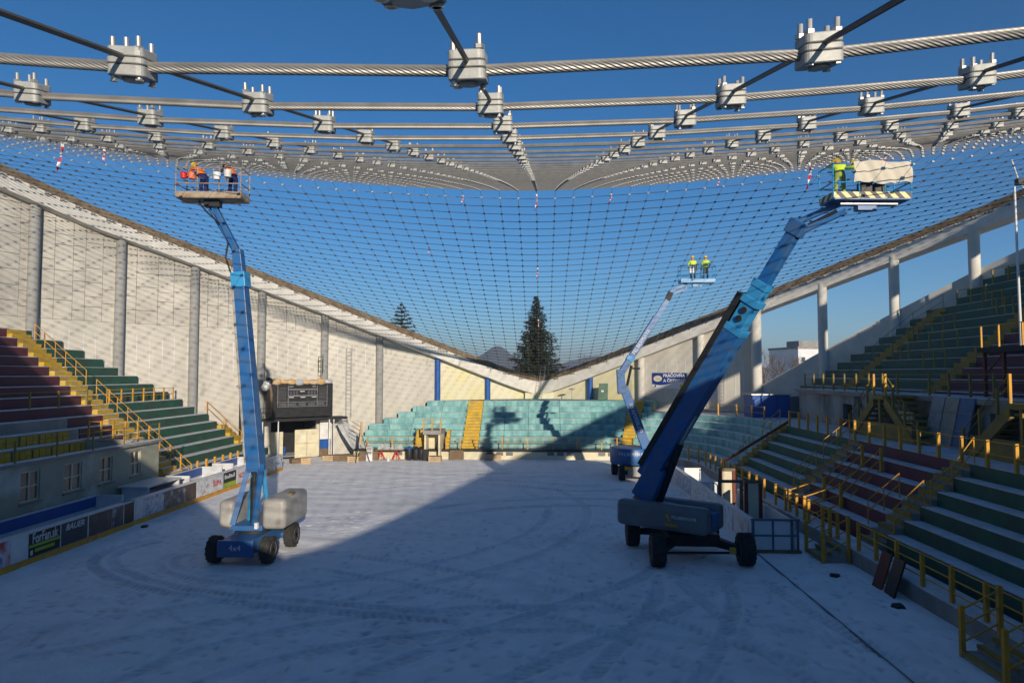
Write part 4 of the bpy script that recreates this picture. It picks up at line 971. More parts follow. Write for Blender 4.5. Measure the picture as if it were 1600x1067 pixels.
tr = [b0+d*t+Vector((-.36+.06*t/7.7, -.05, 0)) for t in (.3, 2.5, 5., 7.6)]; MB().beam(tr[0], tr[-1], .12, .16, .1, .14, up=(0, 1, 0)).build('hose_track', hood_grey, l1)
for t in (1.2, 3.3, 5.4, 7.2): 
    q = b0+d*t; MB().box(q.x-.44, q.x-.2, q.y-.2, q.y+.12, q.z-.05, q.z+.05).build('track_bracket', hood_grey, l1)
j1 = Vector((-12.42, 25.62, 13.52)); MB().beam(b2-d*.1, j1, .22, .26, .18, .22, up=(0, 1, 0)).build('jib', blue_lift, l1, bevel=.015)
MB().beam(b2+Vector((-.2, .1, 0)), j1+Vector((-.22, .1, -.1)), .09, .1).build('jib_link', blue_lift, l1)
MB().tube([b2+Vector((-.22, -.1, -.9)), b2+Vector((-.42, -.12, -.3)), b2+Vector((-.34, -.1, .3)), b2+Vector((-.2, -.1, .6)), j1+Vector((-.2, -.1, -.3)), j1+Vector((-.5, -.1, .05)), j1+Vector((-.62, 0, .3))], .035, 6).build('hose', hazard, l1, smooth=True)
VB = basket(l1, -12.45, 25.6, 13.75, 2.44, .95, R_(4), rust_steel, rust_steel, 3)
MB().beam(VB(-1.0, -.47, 1.1), VB(-.35, -.2, .75), .05, .05).build('gate_bar', hazard, l1)
# --- right lift: big boom with black hose track
l2 = thing('boom_lift', 'large dark blue boom lift on black spread axles with a canvas-screened basket', 'boom lift', (5.8, 27, 0))
for c in ((4.46, 25.55, .6), (7.7, 25.75, .6), (3.95, 28.6, .6), (7.2, 29.0, .6)): wheel(l2, c, 'x', .6, .5, 16)
MB().box(5.0, 6.9, 26.2, 28.4, .55, 1.0).build('chassis', black_m, l2, bevel=.04)
for a, b in (((5.2, 26.5), (4.6, 25.55)), ((6.7, 26.5), (7.55, 25.75)), ((5.1, 28.2), (4.1, 28.6)), ((6.8, 28.2), (7.1, 28.9))): MB().beam((*a, .72), (*b, .58), .34, .34, .22, .24).build('axle_arm', black_m, l2, bevel=.02)
MB().tube([(4.7, 25.7, .45), (7.5, 25.8, .45)], .05, 8).build('tie_rod', hazard, l2); MB().box(7.05, 7.25, 25.35, 25.5, .5, .72).build('decal', yellow_p, l2)
mb = MB(); mb.lathe([(.75, 1.002), (.75, 1.12)], (5.6, 27.1, 0), n=24); mb.build('slew_ring', hazard, l2, smooth=True)
A_, B_ = Vector((3.75, 28.0, 0)), Vector((6.75, 25.85, 0)); ax = (B_-A_).normalized(); sd = Vector((ax.y, -ax.x, 0))
def Q(t, s, z): p = A_+ax*t+sd*s; return (p.x, p.y, z)
MB().beam(Q(.2, 0, 1.28), Q(3.5, 0, 1.28), .9, .3).build('turntable', blue_lift, l2, bevel=.03)
for s, w in ((.62, .62), (-.62, .62)): hood(l2, Q(-.1, s, 0)[:2], Q(3.6, s, 0)[:2], w, 1.14, 2.12, hood_dark)
MB().beam(Q(1.2, 0, 1.75), Q(3.62, 0, 1.62), .6, .6, .56, .5).build('boom_cradle', blue_lift, l2, bevel=.05)
text_on(l2, 'FELBERMAYR', .17, white_m, Vector(Q(2.75, .94, 1.7)), ax, (0, 0, 1)); 
MB().beam(Q(2.05, .935, 1.78), Q(2.2, .935, 1.55), .02, .12).build('decal', yellow_p, l2); MB().beam(Q(2.0, .935, 1.4), Q(2.5, .935, 1.4), .02, .1).build('decal', yellow_p, l2)
P0 = Vector(Q(.55, 0, 2.45)); P1 = Vector((8.85, 23.1, 12.0)); d2 = (P1-P0).normalized(); ln2 = (P1-P0).length
nr = d2.cross(Vector((0, 0, 1))).normalized(); upb = nr.cross(d2).normalized()
MB().beam(P0-d2*.2-upb*.35, P0+d2*1.3-upb*.2, .7, 1.0, .62, .8).build('boom_heel', blue_lift, l2, bevel=.05)
MB().beam(P0+d2*.6, P0+d2*7.6, .60, .80, .56, .74).build('boom_outer', blue_lift, l2, bevel=.02)
MB().beam(P0+d2*7.3, P0+d2*9.3, .47, .58, .45, .56).build('boom_middle', blue_light, l2, bevel=.02)
MB().beam(P0+d2*9.0, P1, .34, .44, .32, .42).build('boom_inner', blue_lift, l2, bevel=.02)
for t, w, h in ((7.45, .60, .78), (8.6, .56, .72), (9.25, .50, .62)): MB().beam(P0+d2*(t-.12), P0+d2*(t+.14), w, h).build('boom_collar', blue_light, l2, bevel=.015)
for s, u, w, h, m_, nm in ((-.0, .47, .5, .14, hazard, 'hose_track'), (-.30, .44, .05, .26, black_m, 'track_guard'), (.30, .44, .05, .22, black_m, 'track_guard')):
    MB().beam(P0+d2*.9+nr*s+upb*u, P0+d2*8.7+nr*s+upb*u, w, h).build(nm, m_, l2)
for t in np.arange(1.2, 8.4, .32): MB().beam(P0+d2*t+upb*.52, P0+d2*(t+.16)+upb*.52, .36, .14).build('track_link', concrete_col if int(t*10) % 3 else black_m, l2)
for k, t in enumerate((7.9, 8.25)): 
    c_ = P0+d2*t+nr*.28; MB().tube([c_-nr*.02, c_+nr*.02], .12, 12).build('sheave', hazard, l2)
MB().tube([Vector(Q(1.3, 0, 2.0)), P0+d2*2.6-upb*.42], .15, 12).build('cylinder', hazard, l2, smooth=True); MB().tube([P0+d2*2.6-upb*.42, P0+d2*3.9-upb*.36], .085, 12).build('cylinder_rod', steel, l2, smooth=True)
JB = Vector((10.2, 22.55, 12.5))
for o_ in (Vector((0, 0, .16)), Vector((0, 0, -.16))): MB().beam(P1+o_*1.2-d2*.1, JB+o_, .16, .17).build('jib', blue_lift, l2, bevel=.01)
MB().beam(P1-d2*.35, P1+d2*.15, .4, .6).build('jib_knuckle', blue_lift, l2, bevel=.03)
MB().tube([P1+Vector((.15, 0, -.1)), JB+Vector((-.3, 0, -.15))], .06, 8).build('jib_cylinder', hazard, l2)
hz = bpy.data.materials.new('hazard_stripes'); hz.use_nodes = True
def _hz(nt):
    N, Lk = nt.nodes, nt.links; b = N['Principled BSDF']; w = N.new('ShaderNodeTexWave'); w.inputs['Scale'].default_value = 1.6; w.bands_direction = 'DIAGONAL'; g_ = N.new('ShaderNodeNewGeometry'); Lk.new(g_.outputs['Position'], w.inputs[0])
    r = N.new('ShaderNodeValToRGB'); r.color_ramp.interpolation = 'CONSTANT'; r.color_ramp.elements[0].color = (.03, .03, .03, 1); r.color_ramp.elements[1].color = (.75, .62, .25, 1); r.color_ramp.elements[1].position = .5; Lk.new(w.outputs[0], r.inputs[0]); Lk.new(r.outputs[0], b.inputs['Base Color'])
_hz(hz.node_tree)
VC = basket(l2, 10.75, 22.45, 12.62, 2.5, .95, R_(3), blue_light, blue_lift, 3, hz)
MB().beam(VC(-.9, -.2, -.12), VC(.95, -.2, -.12), .06, .06).build('under_tube', steel, l2)
# canvas screen on the right basket
tp = thing('canvas_screen', 'pale canvas sheet tied along the rail of the right work platform', 'tarpaulin', tuple(VC(.3, -.52, .45)))
nx_, nz_ = 28, 10; vs_ = []
for s in (0, 1):
    for i in range(nx_+1):
        for k in range(nz_+1):
            u, v = i/nx_, k/nz_; x = -.62+1.86*u; z = .47+.70*v + (.05*math.sin(u*9)+.03*math.sin(u*23))*(1-v)*.7 + .03*math.sin(u*6)*v
            y = -.52-.035*math.sin(u*14+v*2)-.02*math.sin(u*31+v*5)-(.04*math.sin(v*3.1)) - s*.006
            vs_.append(VC(x, y, z))
G = lambda s, i, k: s*(nx_+1)*(nz_+1)+i*(nz_+1)+k; fs = []
for i in range(nx_):
    for k in range(nz_): fs += [(G(0,i,k), G(0,i+1,k), G(0,i+1,k+1), G(0,i,k+1)), (G(1,i,k), G(1,i,k+1), G(1,i+1,k+1), G(1,i+1,k))]
for i in range(nx_): fs += [(G(0,i,0), G(1,i,0), G(1,i+1,0), G(0,i+1,0)), (G(0,i,nz_), G(0,i+1,nz_), G(1,i+1,nz_), G(1,i,nz_))]
for k in range(nz_): fs += [(G(0,0,k), G(0,0,k+1), G(1,0,k+1), G(1,0,k)), (G(0,nx_,k), G(1,nx_,k), G(1,nx_,k+1), G(0,nx_,k+1))]
MB().add(vs_, fs).build('sheet', tarp_m, tp, smooth=True)
for u in (-.6, .3, 1.2): MB().tube([VC(u, -.56, 1.17), VC(u, -.47, 1.1)], .02, 6).build('tie_knot', white_m, tp)
# --- far lift
l3 = thing('boom_lift', 'bright blue articulated boom lift parked before the turquoise terraces', 'boom lift', (6.6, 47, 0))
for c in ((5.55, 45.9, .5), (7.75, 45.9, .5), (5.35, 48.5, .5), (7.55, 48.5, .5)): wheel(l3, c, 'x', .5, .4)
MB().box(5.9, 7.4, 45.6, 48.8, .38, .85).build('chassis', hood_grey, l3, bevel=.03)
for y in (45.9, 48.5): MB().tube([(5.4, y, .5), (7.8, y, .5)], .12, 8).build('axle', hazard, l3)
MB().box(6.2, 7.5, 45.45, 45.6, .3, .95).build('step_plate', hood_grey, l3); mb = MB(); q = [(6.95, .33), (7.15, .6), (7.05, .6), (7.05, .72), (6.85, .72), (6.85, .6), (6.75, .6)]
mb.add([(x, 45.43, 1.05-z) for x, z in q]+[(x, 45.448, 1.05-z) for x, z in q], [tuple(range(7)), tuple(range(13, 6, -1))]+[(a, (a+1) % 7, 7+(a+1) % 7, 7+a) for a in range(7)]); mb.build('arrow_sign', red_m, l3)
MB().box(5.7, 6.2, 45.42, 45.6, .75, .95).build('decal', yellow_p, l3)
mb = MB(); mb.lathe([(.6, .852), (.6, .98)], (6.6, 47.1, 0), n=20); mb.build('slew_ring', hazard, l3)
mb = MB(); mb.lathe([(1.38, 0), (1.45, .1), (1.45, .98), (1.38, 1.08)], (6.35, 47.1, .985), n=36); mb.build('turntable', blue_lift, l3, smooth=True)
MB().box(7.05, 8.15, 45.55, 46.9, .98, 2.08).build('engine_hood', blue_light, l3, bevel=.1, seg=3)
mb = MB(); q = [(7.45, 1.3), (7.55, 1.3), (7.65, 1.75), (7.85, 1.85), (7.85, 1.78), (7.6, 1.7)]
mb = MB().beam((7.5, 45.54, 1.3), (7.62, 45.54, 1.75), .02, .09); mb.build('decal', yellow_p, l3); MB().beam((7.56, 45.54, 1.72), (7.85, 45.54, 1.86), .02, .1).build('decal', hi_yellow, l3)
MB().beam((7.58, 45.54, 1.52), (7.74, 45.54, 1.6), .02, .07).build('decal', hi_yellow, l3)
for k, chh in enumerate('FELBERMAYR'):                         # letters wrapped round the drum
    a = R_(-128+k*7.2); p = (6.35+1.462*math.cos(a), 47.1+1.462*math.sin(a), 1.72); text_on(l3, chh, .28, white_m, p, (-math.sin(a), math.cos(a), 0), (0, 0, 1))
E0, E1 = Vector((7.3, 46.4, 2.0)), Vector((5.75, 46.4, 6.2)); dd = (E1-E0).normalized()
MB().beam(E0, E1, .42, .62, .38, .55, up=(1, 0, 0)).build('lower_boom', blue_lift, l3, bevel=.02); 
text_on(l3, 'FELBERMAYR', .36, white_m, (E0+E1)/2+Vector((0, -.31, 0)), dd, Vector((0, 0, 1)).cross(dd).cross(dd)*-1 if False else Vector((1, 0, .2)))
MB().beam(E1+Vector((-.1, 0, -.5)), Vector((5.55, 46.4, 7.35)), .5, .55, .5, .5, up=(1, 0, 0)).build('knuckle', blue_lift, l3, bevel=.03)
MB().tube([E1+Vector((.1, -.1, -.6)), Vector((6.3, 46.3, 7.6))], .09, 8).build('cylinder', hazard, l3)
F0, F1 = Vector((5.55, 46.4, 7.0)), Vector((8.75, 46.4, 12.0)); df = (F1-F0).normalized()
MB().beam(F0, F0+df*4.6, .42, .6, .42, .56, up=(0, 1, 0)).build('upper_boom', blue_lift, l3, bevel=.02); MB().beam(F0+df*1.1, F0+df*1.4, .5, .68, up=(0, 1, 0)).build('boom_collar', blue_light, l3); MB().beam(F0+df*4.3, F1, .32, .42, .3, .38, up=(0, 1, 0)).build('boom_inner', blue_lift, l3)
text_on(l3, 'FELBERMAYR', .34, white_m, F0+df*2.6+Vector((0, -.31, 0)), df, Vector((-df.z, 0, df.x)))
MB().tube([F0+df*.9+Vector((.35, .1, -.35)), Vector((6.9, 46.5, 7.4))], .06, 8).build('cylinder_rod', hazard, l3)
MB().beam(F1, (9.0, 46.4, 12.55), .3, .35).build('jib_knuckle', hazard, l3)
for o_ in (.14, -.14): MB().beam((8.95, 46.4, 12.45+o_), (10.1, 46.4, 13.0+o_), .12, .14).build('jib', blue_lift, l3)
VD = basket(l3, 10.75, 46.4, 13.2, 2.3, .9, 0, blue_light, blue_light, 3)
MB().box(10.2, 10.5, 46.0, 46.1, 13.8, 14.25).build('control_box', white_m, l3)
# --- the crews
person('worker bent forward in orange jacket and navy trousers at the rail of the rusty basket', tuple(VB(-.35, .05, .02)), R_(70), .82, .04, ((-.02, .22, -.1), (.02, .36, -.25)), ((.02, .2, -.14), (.0, .38, -.28)), [hi_orange, navy], helmet_y, None)
person('worker bent forward in dark jacket with orange vest beside the white buckets', tuple(VB(.75, .1, .02)), R_(60), .78, .04, ((-.02, .24, -.08), (.0, .42, -.2)), ((.02, .22, -.1), (.0, .4, -.22)), [dark_cloth, navy], helmet_b, hi_orange)
person('worker in yellow hi-vis reaching into the net at the open end of the canvas-screened basket', tuple(VC(-.8, .0, .02)), R_(-15), .75, .03, ((-.05, .25, .05), (.0, .45, .15)), ((.06, .25, .0), (.02, .45, .1)), [hi_yellow, olive_cloth], helmet_y, None)
person('worker in yellow hi-vis turned away behind the canvas sheet', tuple(VC(.15, .15, .02)), R_(20), .7, .05, ((-.05, .24, .0), (.0, .42, .1)), ((.06, .24, -.05), (.02, .42, 0)), [hi_yellow, dark_cloth], helmet_y, None)
person('worker in yellow jacket with a hand low beside the far basket control box', tuple(VD(-.25, .0, .02)), R_(0), .05, 0, ((-.12, .05, -.24), (-.05, .2, -.35)), None, [hi_yellow, dark_cloth], helmet_y, None)
person('worker standing in yellow vest and dark trousers at the open end of the far basket', tuple(VD(.6, .0, .02)), R_(-15), .03, 0, None, ((.1, .1, -.22), (.05, .25, -.3)), [hi_yellow, dark_cloth], helmet_y, None)
def bucket(pos, m, lab, r=.15, h=.27):
    th = thing('bucket', lab, 'bucket', tuple(pos)); x, y, z = pos
    mb = MB(); mb.lathe([(r*.82, 0), (r*.9, h*.5), (r, h), (r*.93, h-.01), (r*.8, .03)], (x, y, z), n=16); mb.build('pail', m, th, smooth=True)
    MB().tube([(x+r*math.cos(a), y, z+h-.02+.2*math.sin(a)) for a in np.linspace(0, math.pi, 9)], .007, 5).build('handle', steel, th)
bp = lambda x, y, z: VB(x, y, z)
bucket(bp(.38, -.62, .60), white_m, 'white paint bucket hung on the rail of the rusty basket'); bucket(bp(.78, -.62, .70), mat('bucket_white', (.7, .7, .68), .5), 'second white bucket beside the first on the rusty basket rail')
bucket(bp(-.55, -.62, .62), mat('bucket_orange', (.75, .2, .1), .5), 'orange-red bucket hung on the rail of the rusty basket'); bucket(bp(-.92, -.5, .68), red_m, 'small red and white bucket at the corner of the rusty basket', .13, .22)
for x, hh in ((-.1, .55), (.35, .5)):
    p = VC(x, -.2, .02); mb = MB().box(p.x-.2, p.x+.2, p.y-.15, p.y+.15, p.z, p.z+hh); solo(mb, 'tool_bag', black_m, 'black tool bag on the floor of the canvas-screened basket', 'bag', tuple(p), 'tool bags in the right basket', bevel=.04)
# ------------------------------------------------------------------ rink boards with advertisements
def printed(name, a, b, c=None, scale=6., sx=(1, 1, 1)):
    m = bpy.data.materials.new(name); m.use_nodes = True; N, Lk = m.node_tree.nodes, m.node_tree.links; p = N['Principled BSDF']; p.inputs['Roughness'].default_value = .45
    g_ = N.new('ShaderNodeNewGeometry'); mp = N.new('ShaderNodeMapping'); mp.inputs['Scale'].default_value = sx; Lk.new(g_.outputs['Position'], mp.inputs[0])
    n = N.new('ShaderNodeTexNoise'); n.inputs['Scale'].default_value = scale; n.inputs['Detail'].default_value = 3; Lk.new(mp.outputs[0], n.inputs[0])
    r = N.new('ShaderNodeValToRGB'); e = r.color_ramp.elements; e[0].position = .42; e[0].color = (*a, 1); e[1].position = .58; e[1].color = (*b, 1)
    if c: k = e.new(.66); k.color = (*c, 1)
    Lk.new(n.outputs[0], r.inputs[0]); Lk.new(r.outputs[0], p.inputs['Base Color']); return m
bd = thing('rink_boards', 'white rink boards with advertising panels and a yellow kick strip', 'rink boards', (-18.8, 36, 0))
MB().box(-18.9, -18.72, 12, 49.6, .0, 1.12).build('board_core', white_board, bd)
MB().box(-18.95, -18.68, 12, 30.55, 1.122, 1.19).build('top_rail', white_board, bd, bevel=.015); MB().box(-18.95, -18.68, 31.35, 49.65, 1.122, 1.19).build('top_rail', white_board, bd, bevel=.015)
MB().box(-18.719, -18.66, 12, 49.6, 0, .21).build('kick_strip', yellow_p, bd)
BW, RED, BLK, GRN = mat('ad_white', (.72,.73,.74), .45), mat('ad_red', (.55,.03,.04), .45), mat('ad_black', (.015,.015,.018), .4), mat('ad_green', (.35,.50,.03), .45)
darkp = printed('ad_dark_photo', (.03,.025,.03), (.07,.06,.06), (.16,.14,.14), 2.2); bwp = printed('ad_team_photo', (.03,.03,.04), (.10,.105,.12), (.30,.31,.33), 2.6); bluep = printed('ad_blue_photo', (.55,.58,.62), (.30,.36,.46), (.06,.10,.28), 4); brownp = printed('ad_brown_photo', (.06,.035,.025), (.10,.065,.045), (.26,.22,.18), 2.); paleb = printed('ad_pale_print', (.70,.70,.69), (.55,.56,.56), (.35,.33,.33), 5)
ads = [(22.6, 23.9, printed('ad_red_blue', (.55,.04,.05), (.6,.62,.66), (.04,.07,.3), 1.1), None), (24.78, 26.42, BLK, 'ff'), (26.5, 28.05, mat('ad_slate', (.045,.05,.07), .4), 'ba'), (28.15, 29.66, darkp, None), (29.7, 30.5, bwp, None), (31.45, 32.06, BW, None), (32.1, 33.8, bluep, None), (33.85, 35.97, bwp, None), (36.0, 37.06, brownp, None), (37.1, 38.67, paleb, None), (38.7, 40.25, BW, 'su'), (40.3, 41.97, BLK, 'mo'), (42.0, 43.55, BW, 'no'), (43.6, 46.1, paleb, None), (46.15, 47.7, printed('ad_colour_print', (.5,.5,.5), (.2,.25,.3), (.08,.2,.1), 6), None), (47.75, 49.55, bluep, None)]
for a, b, m_, key in ads:
    o = MB().box(-18.7185, -18.705, a, b, .23, 1.1).build('advert_panel', m_, bd); yc = (a+b)/2; X_ = -18.70
    T_ = lambda s, sz, m, y, z, sx=1., sh=0., bo=0.: text_on(o, s, sz, m, (X_, y, z), (0, 1, 0), (0, 0, 1), sx=sx, shear=sh, bold=bo)
    if key == 'ff':
        T_('ForFan.sk', .52, BW, yc, .88, .66, 0., .008); MB().box(-18.7045, -18.700, a+.02, b-.02, .58, .68).build('green_band', GRN, o); MB().box(-18.7045, -18.700, a+.3, b-.3, .38, .50).build('green_mark', GRN, o); MB().box(-18.7045, -18.700, a+.08, a+.2, .30, .48).build('white_mark', BW, o)
        o['label'] = 'black advert with large white lettering and green band'
    if key == 'ba': T_('BAUER', .34, BW, yc, .90, 1.08, .25, .006); o['label'] = 'slate advert with white angular lettering'
    if key == 'su': T_('ŠUPA', .44, RED, yc, .66, 1.0, 0., .008)
    if key == 'mo':
        [MB().box(-18.7045, -18.700, a+.12+.2*q, a+.26+.2*q, .74, .98-.05*(q % 3)).build('letter_mark', BW, o) for q in range(7)]; MB().box(-18.7045, -18.700, a+.02, b-.02, .24, .5).build('green_band', GRN, o)
    if key == 'no': T_('NOV', .44, RED, yc, .64, 1.0, 0., .008)
MB().box(-18.78, -18.70, 30.6, 31.3, .22, 1.1).build('gate_panel', BLK, bd)
def bench(y0, y1, lab):
    th = thing('player_bench', lab, 'bench', (-20, y0, 0))
    MB().box(-20.75, -20.65, y0, y1, 0, 1.35).build('back_wall', white_board, th); MB().box(-20.64, -20.25, y0+.1, y1-.1, .38, .46).build('seat', blue_p, th); MB().box(-20.645, -20.6, y0+.25, y1-.2, .85, 1.3).build('backrest', blue_p, th)
    for y in (y0+.06, y1-.06): MB().box(-20.64, -19.4, y-.05, y+.05, 0, 1.35).build('side_wall', white_board, th)
    for y in np.arange(y0+.4, y1-.2, 1.2): MB().box(-20.6, -20.3, y-.03, y+.03, 0, .38).build('leg', steel, th)
bench(22.5, 31.6, 'white-walled player bench with blue backrests below the near small windows'); bench(33.6, 36.6, 'short white shelter with blue bench by the corner of the dressing-room block'); bench(37.6, 41.6, 'sunlit bench with blue backrest before the stair of the green terraces'); bench(43.0, 46.5, 'white bench box with blue seat before the lower green terraces')
MB().box(-20.9, -19.35, 33.5, 36.7, 1.352, 1.42).build('roof', white_board, [o for o in bpy.data.objects if o.name.startswith('player_bench')][1])
# ------------------------------------------------------------------ penalty box on the right
pb = thing('penalty_box', 'open box of white rink panels with a framed end panel beside the maroon terraces', 'rink boards', (9.3, 32, 0))
MB().box(8.58, 8.72, 27.75, 46.0, 0, 1.15).build('front_board', white_board, pb); MB().box(8.54, 8.78, 27.7, 46.05, 1.152, 1.2).build('top_rail', white_board, pb)
for a, b, m_ in ((28.3, 30.2, printed('faded_red_print', (.66,.67,.69), (.58,.54,.55), (.55,.2,.18), 2.5)), (30.5, 33.5, printed('faded_blue_print', (.64,.66,.7), (.5,.54,.62), (.3,.36,.5), 3)), (34, 38, paleb), (39, 43, bluep)): MB().box(8.565, 8.58, a, b, .2, 1.08).build('advert_panel', m_, pb)
frame_m = mat('blue_grey_frame', (.12,.17,.24), .5, .3)
for x0, x1 in ((8.5, 8.6), (9.28, 9.36), (10.0, 10.1), (10.25, 10.33)): MB().box(x0, x1, 27.6, 27.68, .1, 1.25).build('end_post', frame_m, pb)
MB().box(8.48, 10.36, 27.59, 27.69, 1.252, 1.32).build('end_rail', frame_m, pb); MB().box(8.6, 10.25, 27.605, 27.675, .64, .7).build('end_rail', frame_m, pb); MB().box(8.4, 10.4, 27.55, 27.73, .0, .098).build('end_sill', wood_dark, pb)
for x0, x1 in ((8.6, 9.28), (9.36, 10.0)):
    for z0, z1 in ((.12, .64), (.7, 1.25)): MB().box(x0, x1, 27.63, 27.65, z0, z1).build('end_pane', white_board, pb)
MB().box(10.15, 10.25, 27.75, 35.5, 0, 1.2).build('back_board', white_board, pb); MB().box(8.75, 10.1, 38.0, 38.1, 0, 1.15).build('cross_board', white_board, pb); MB().box(9.2, 10.2, 43.6, 43.7, 0, 1.15).build('cross_board', white_m, pb)
def door_frame(x0, x1, y, h, lab, panel):
    th = thing('door_frame', lab, 'door frame', ((x0+x1)/2, y, 0))
    for x in (x0, x1): MB().box(x-.07, x+.07, y-.06, y+.06, 0, h).build('post', red_rust if panel else wood_dark, th)
    MB().box(x0-.07, x1+.07, y-.06, y+.06, h+.002, h+.14).build('lintel', wood_dark, th)
    if panel: MB().box(x0+.1, x1-.1, y-.02, y+.02, .1, h-.02).build('panel', cream, th)
door_frame(9.35, 9.98, 31.2, 2.15, 'narrow brown door frame with a pale panel standing in the panel box', True); door_frame(8.95, 10.0, 34.2, 1.7, 'dark square timber frame behind the narrow door frame', False); door_frame(9.5, 10.2, 36.2, 2.0, 'rusty frame holding a beige sheet at the back of the panel box', True)
hr = thing('steel_handrail', 'thin bent steel handrail slanting into the panel box', 'railing', (9.0, 36.6, 0)); MB().tube([(9.0, 38.6, 0), (9.0, 38.6, 1.75), (9.2, 35.6, 1.35), (9.2, 35.6, 0)], .03, 6).build('rail', steel, hr)
# boards leaning on the near front wall, scraps on the snow
for k, (y, m_, lab) in enumerate(((23.3, red_rust, 'rusty sheet leaning against the front wall of the near green terraces'), (22.5, black_m, 'black board leaning beside the rusty sheet'))):
    solo(MB().hexa([(11.2,y-.3,0),(11.26,y-.3,0),(11.26,y+.3,0),(11.2,y+.3,0),(11.58,y-.3,1.15),(11.64,y-.3,1.13),(11.64,y+.3,1.13),(11.58,y+.3,1.15)]), 'leaning_board', m_, lab, 'board', (11.3, y, 0))
for x, y, s, lab in ((10.4, 24.6, .3, 'flat black scrap lying on the snow before the entry steps'), (10.95, 21.4, .32, 'crumpled dark scrap on the snow below the near railing'), (-18.0, 31.0, .25, 'dark scrap on the snow below the rink boards gate')):
    mb = MB(); q = [(x+s*random.uniform(.5,1)*math.cos(a), y+s*random.uniform(.5,1)*math.sin(a)) for a in np.linspace(0, 6.28, 9)[:-1]]
    mb.add([(a, b, -.01) for a, b in q]+[(x+(a-x)*.8, y+(b-y)*.8, .05+random.uniform(0, .05)) for a, b in q], [tuple(range(7, -1, -1)), tuple(range(8, 16))]+[(k, (k+1) % 8, 8+(k+1) % 8, 8+k) for k in range(8)]); solo(mb, 'scrap', black_m, lab, 'scrap', (x, y, 0))
# ------------------------------------------------------------------ scoreboard, gateway
ang = math.atan2(.636, .772)
sb = thing('scoreboard', 'black scoreboard with unlit panels hung over the gateway', 'scoreboard', (-19.72, 56.1, 0), rotz=ang)
MB().box(-2.65, 2.65, -.3, .9, 3.5, 6.25).build('cabinet', black_m, sb, bevel=.03)
grey_l = mat('scoreboard_line', (.22,.22,.23), .6); dig = mat('scoreboard_digit', (.10,.10,.105), .5)
def bar(x0, x1, z0, z1, m=grey_l, name='frame_line', y0=-.33): MB().box(x0, x1, y0, -.302, z0, z1).build(name, m, sb)
for x in (-2.05, -1.2, 1.25, 2.1): bar(x, x+.05, 4.35, 6.1)
for z in (4.35, 4.72): bar(-2.0, 2.1, z, z+.04)
for z in (5.2, 5.72): bar(-1.15, 1.25, z, z+.1)
for x in (-.95, -.7, -.45, .55, .8, 1.05): bar(x-.08, x+.08, 5.36, 5.64, dig, 'digit', -.315)
for x in (-.9, .05, 1.0):  bar(x-.2, x+.2, 5.1, 5.15, white_m, 'caption', -.312)
bar(-.2, .2, 5.58, 5.63, white_m, 'caption', -.312); bar(-1.1, -.75, 5.95, 6.05, grey_l, 'caption', -.312); bar(.85, 1.15, 5.95, 6.05, grey_l, 'caption', -.312)
for k in range(10):
    for x in (-1.95, 1.4): bar(x, x+.62, 4.85+.115*k, 4.9+.115*k, dig, 'louvre', -.315)
for k in range(5): bar(-1.9+.8*k, -1.3+.8*k, 4.43, 4.66, dig, 'caption_panel', -.312)
ga = thing('gantry', 'black steel walkway gantry under the scoreboard', 'gantry', (-19.72, 56.1, 0), rotz=ang)
MB().box(-3.4, 3.9, -.5, .9, 3.24, 3.42).build('deck', black_m, ga)
for x in (-3.2, -1.95, 2.35, 2.75): MB().tube([(x, -.35, 0), (x, -.35, 3.24)], .05, 8).build('leg', white_m, ga)
for a, b in ((-3.4, -2.7), (2.7, 3.9)):
    for z in (3.9, 4.3) if a < 0 else (3.0, 2.85): MB().tube([(a, -.45, z), (b, -.45, z)], .025, 6).build('rail', black_m, ga)
    MB().tube([(a if a < 0 else b, -.45, 2.85), (a if a < 0 else b, -.45, 4.3 if a < 0 else 3.42)], .025, 6).build('post', black_m, ga)
fo_ = thing('foam_wrap', 'lumpy orange insulating foam and rags heaped along the scoreboard top', 'insulation', (-19.72, 56.1, 6.25), rotz=ang)
for k in range(9):
    x = -2.7+.62*k; mb = MB(); r = .24+.05*math.sin(k*2.1); prof = [(r*.3, -.42), (r*.9, -.3), (r*1.1, 0), (r*.85, .3), (r*.3, .42)]
    mb.lathe(prof, (x, -.15, .12+.03*math.sin(k)), 'x', 10); mb.build('foam_roll', foam_m if k % 4 else plastic_sheet, fo_, smooth=True)
for k in range(3): 
    mb = MB(); mb.lathe([(.05, -.35), (.3, -.2), (.36, 0), (.25, .2), (.05, .3)], (-2.75-.12*k, -.35, -.1-.22*k+.3), 'x', 9); mb.build('rag', plastic_sheet if k else black_m, fo_, smooth=True)
MB().tube([(-2.7, -.4, 0), (-2.55, -.42, -.8), (-2.62, -.4, -2.6)], .1, 8).build('hose', wood_dark, fo_, smooth=True)
gt = thing('gateway', 'gateway with cream double doors half open under the scoreboard', 'gate', (-19.72, 56.1, 0), rotz=ang)
MB().box(-2.1, -1.1, 1.0, 1.07, .02, 2.25).build('door_leaf', cream, gt); lf = MB().box(-.1, 1.95, 1.0, 1.07, .02, 2.35).build('door_leaf', cream, gt)
for x in (.93,): MB().box(x-.012, x+.012, .99, 1.0, .05, 2.3).build('leaf_joint', wood_dark, lf)
MB().box(-.05, 1.9, .99, 1.0, 1.18, 1.2).build('leaf_joint', wood_dark, lf); MB().box(.35, .8, .985, 1.0, 1.6, 1.85).build('notice', white_m, lf)
MB().box(-2.4, 2.2, 2.3, 5.2, 0, .03).build('tunnel_floor', snow_m, gt); 
for x in (-2.5, 2.2): MB().box(x, x+.1, 2.3, 5.2, 0, 3.2).build('tunnel_wall', hood_dark, gt)
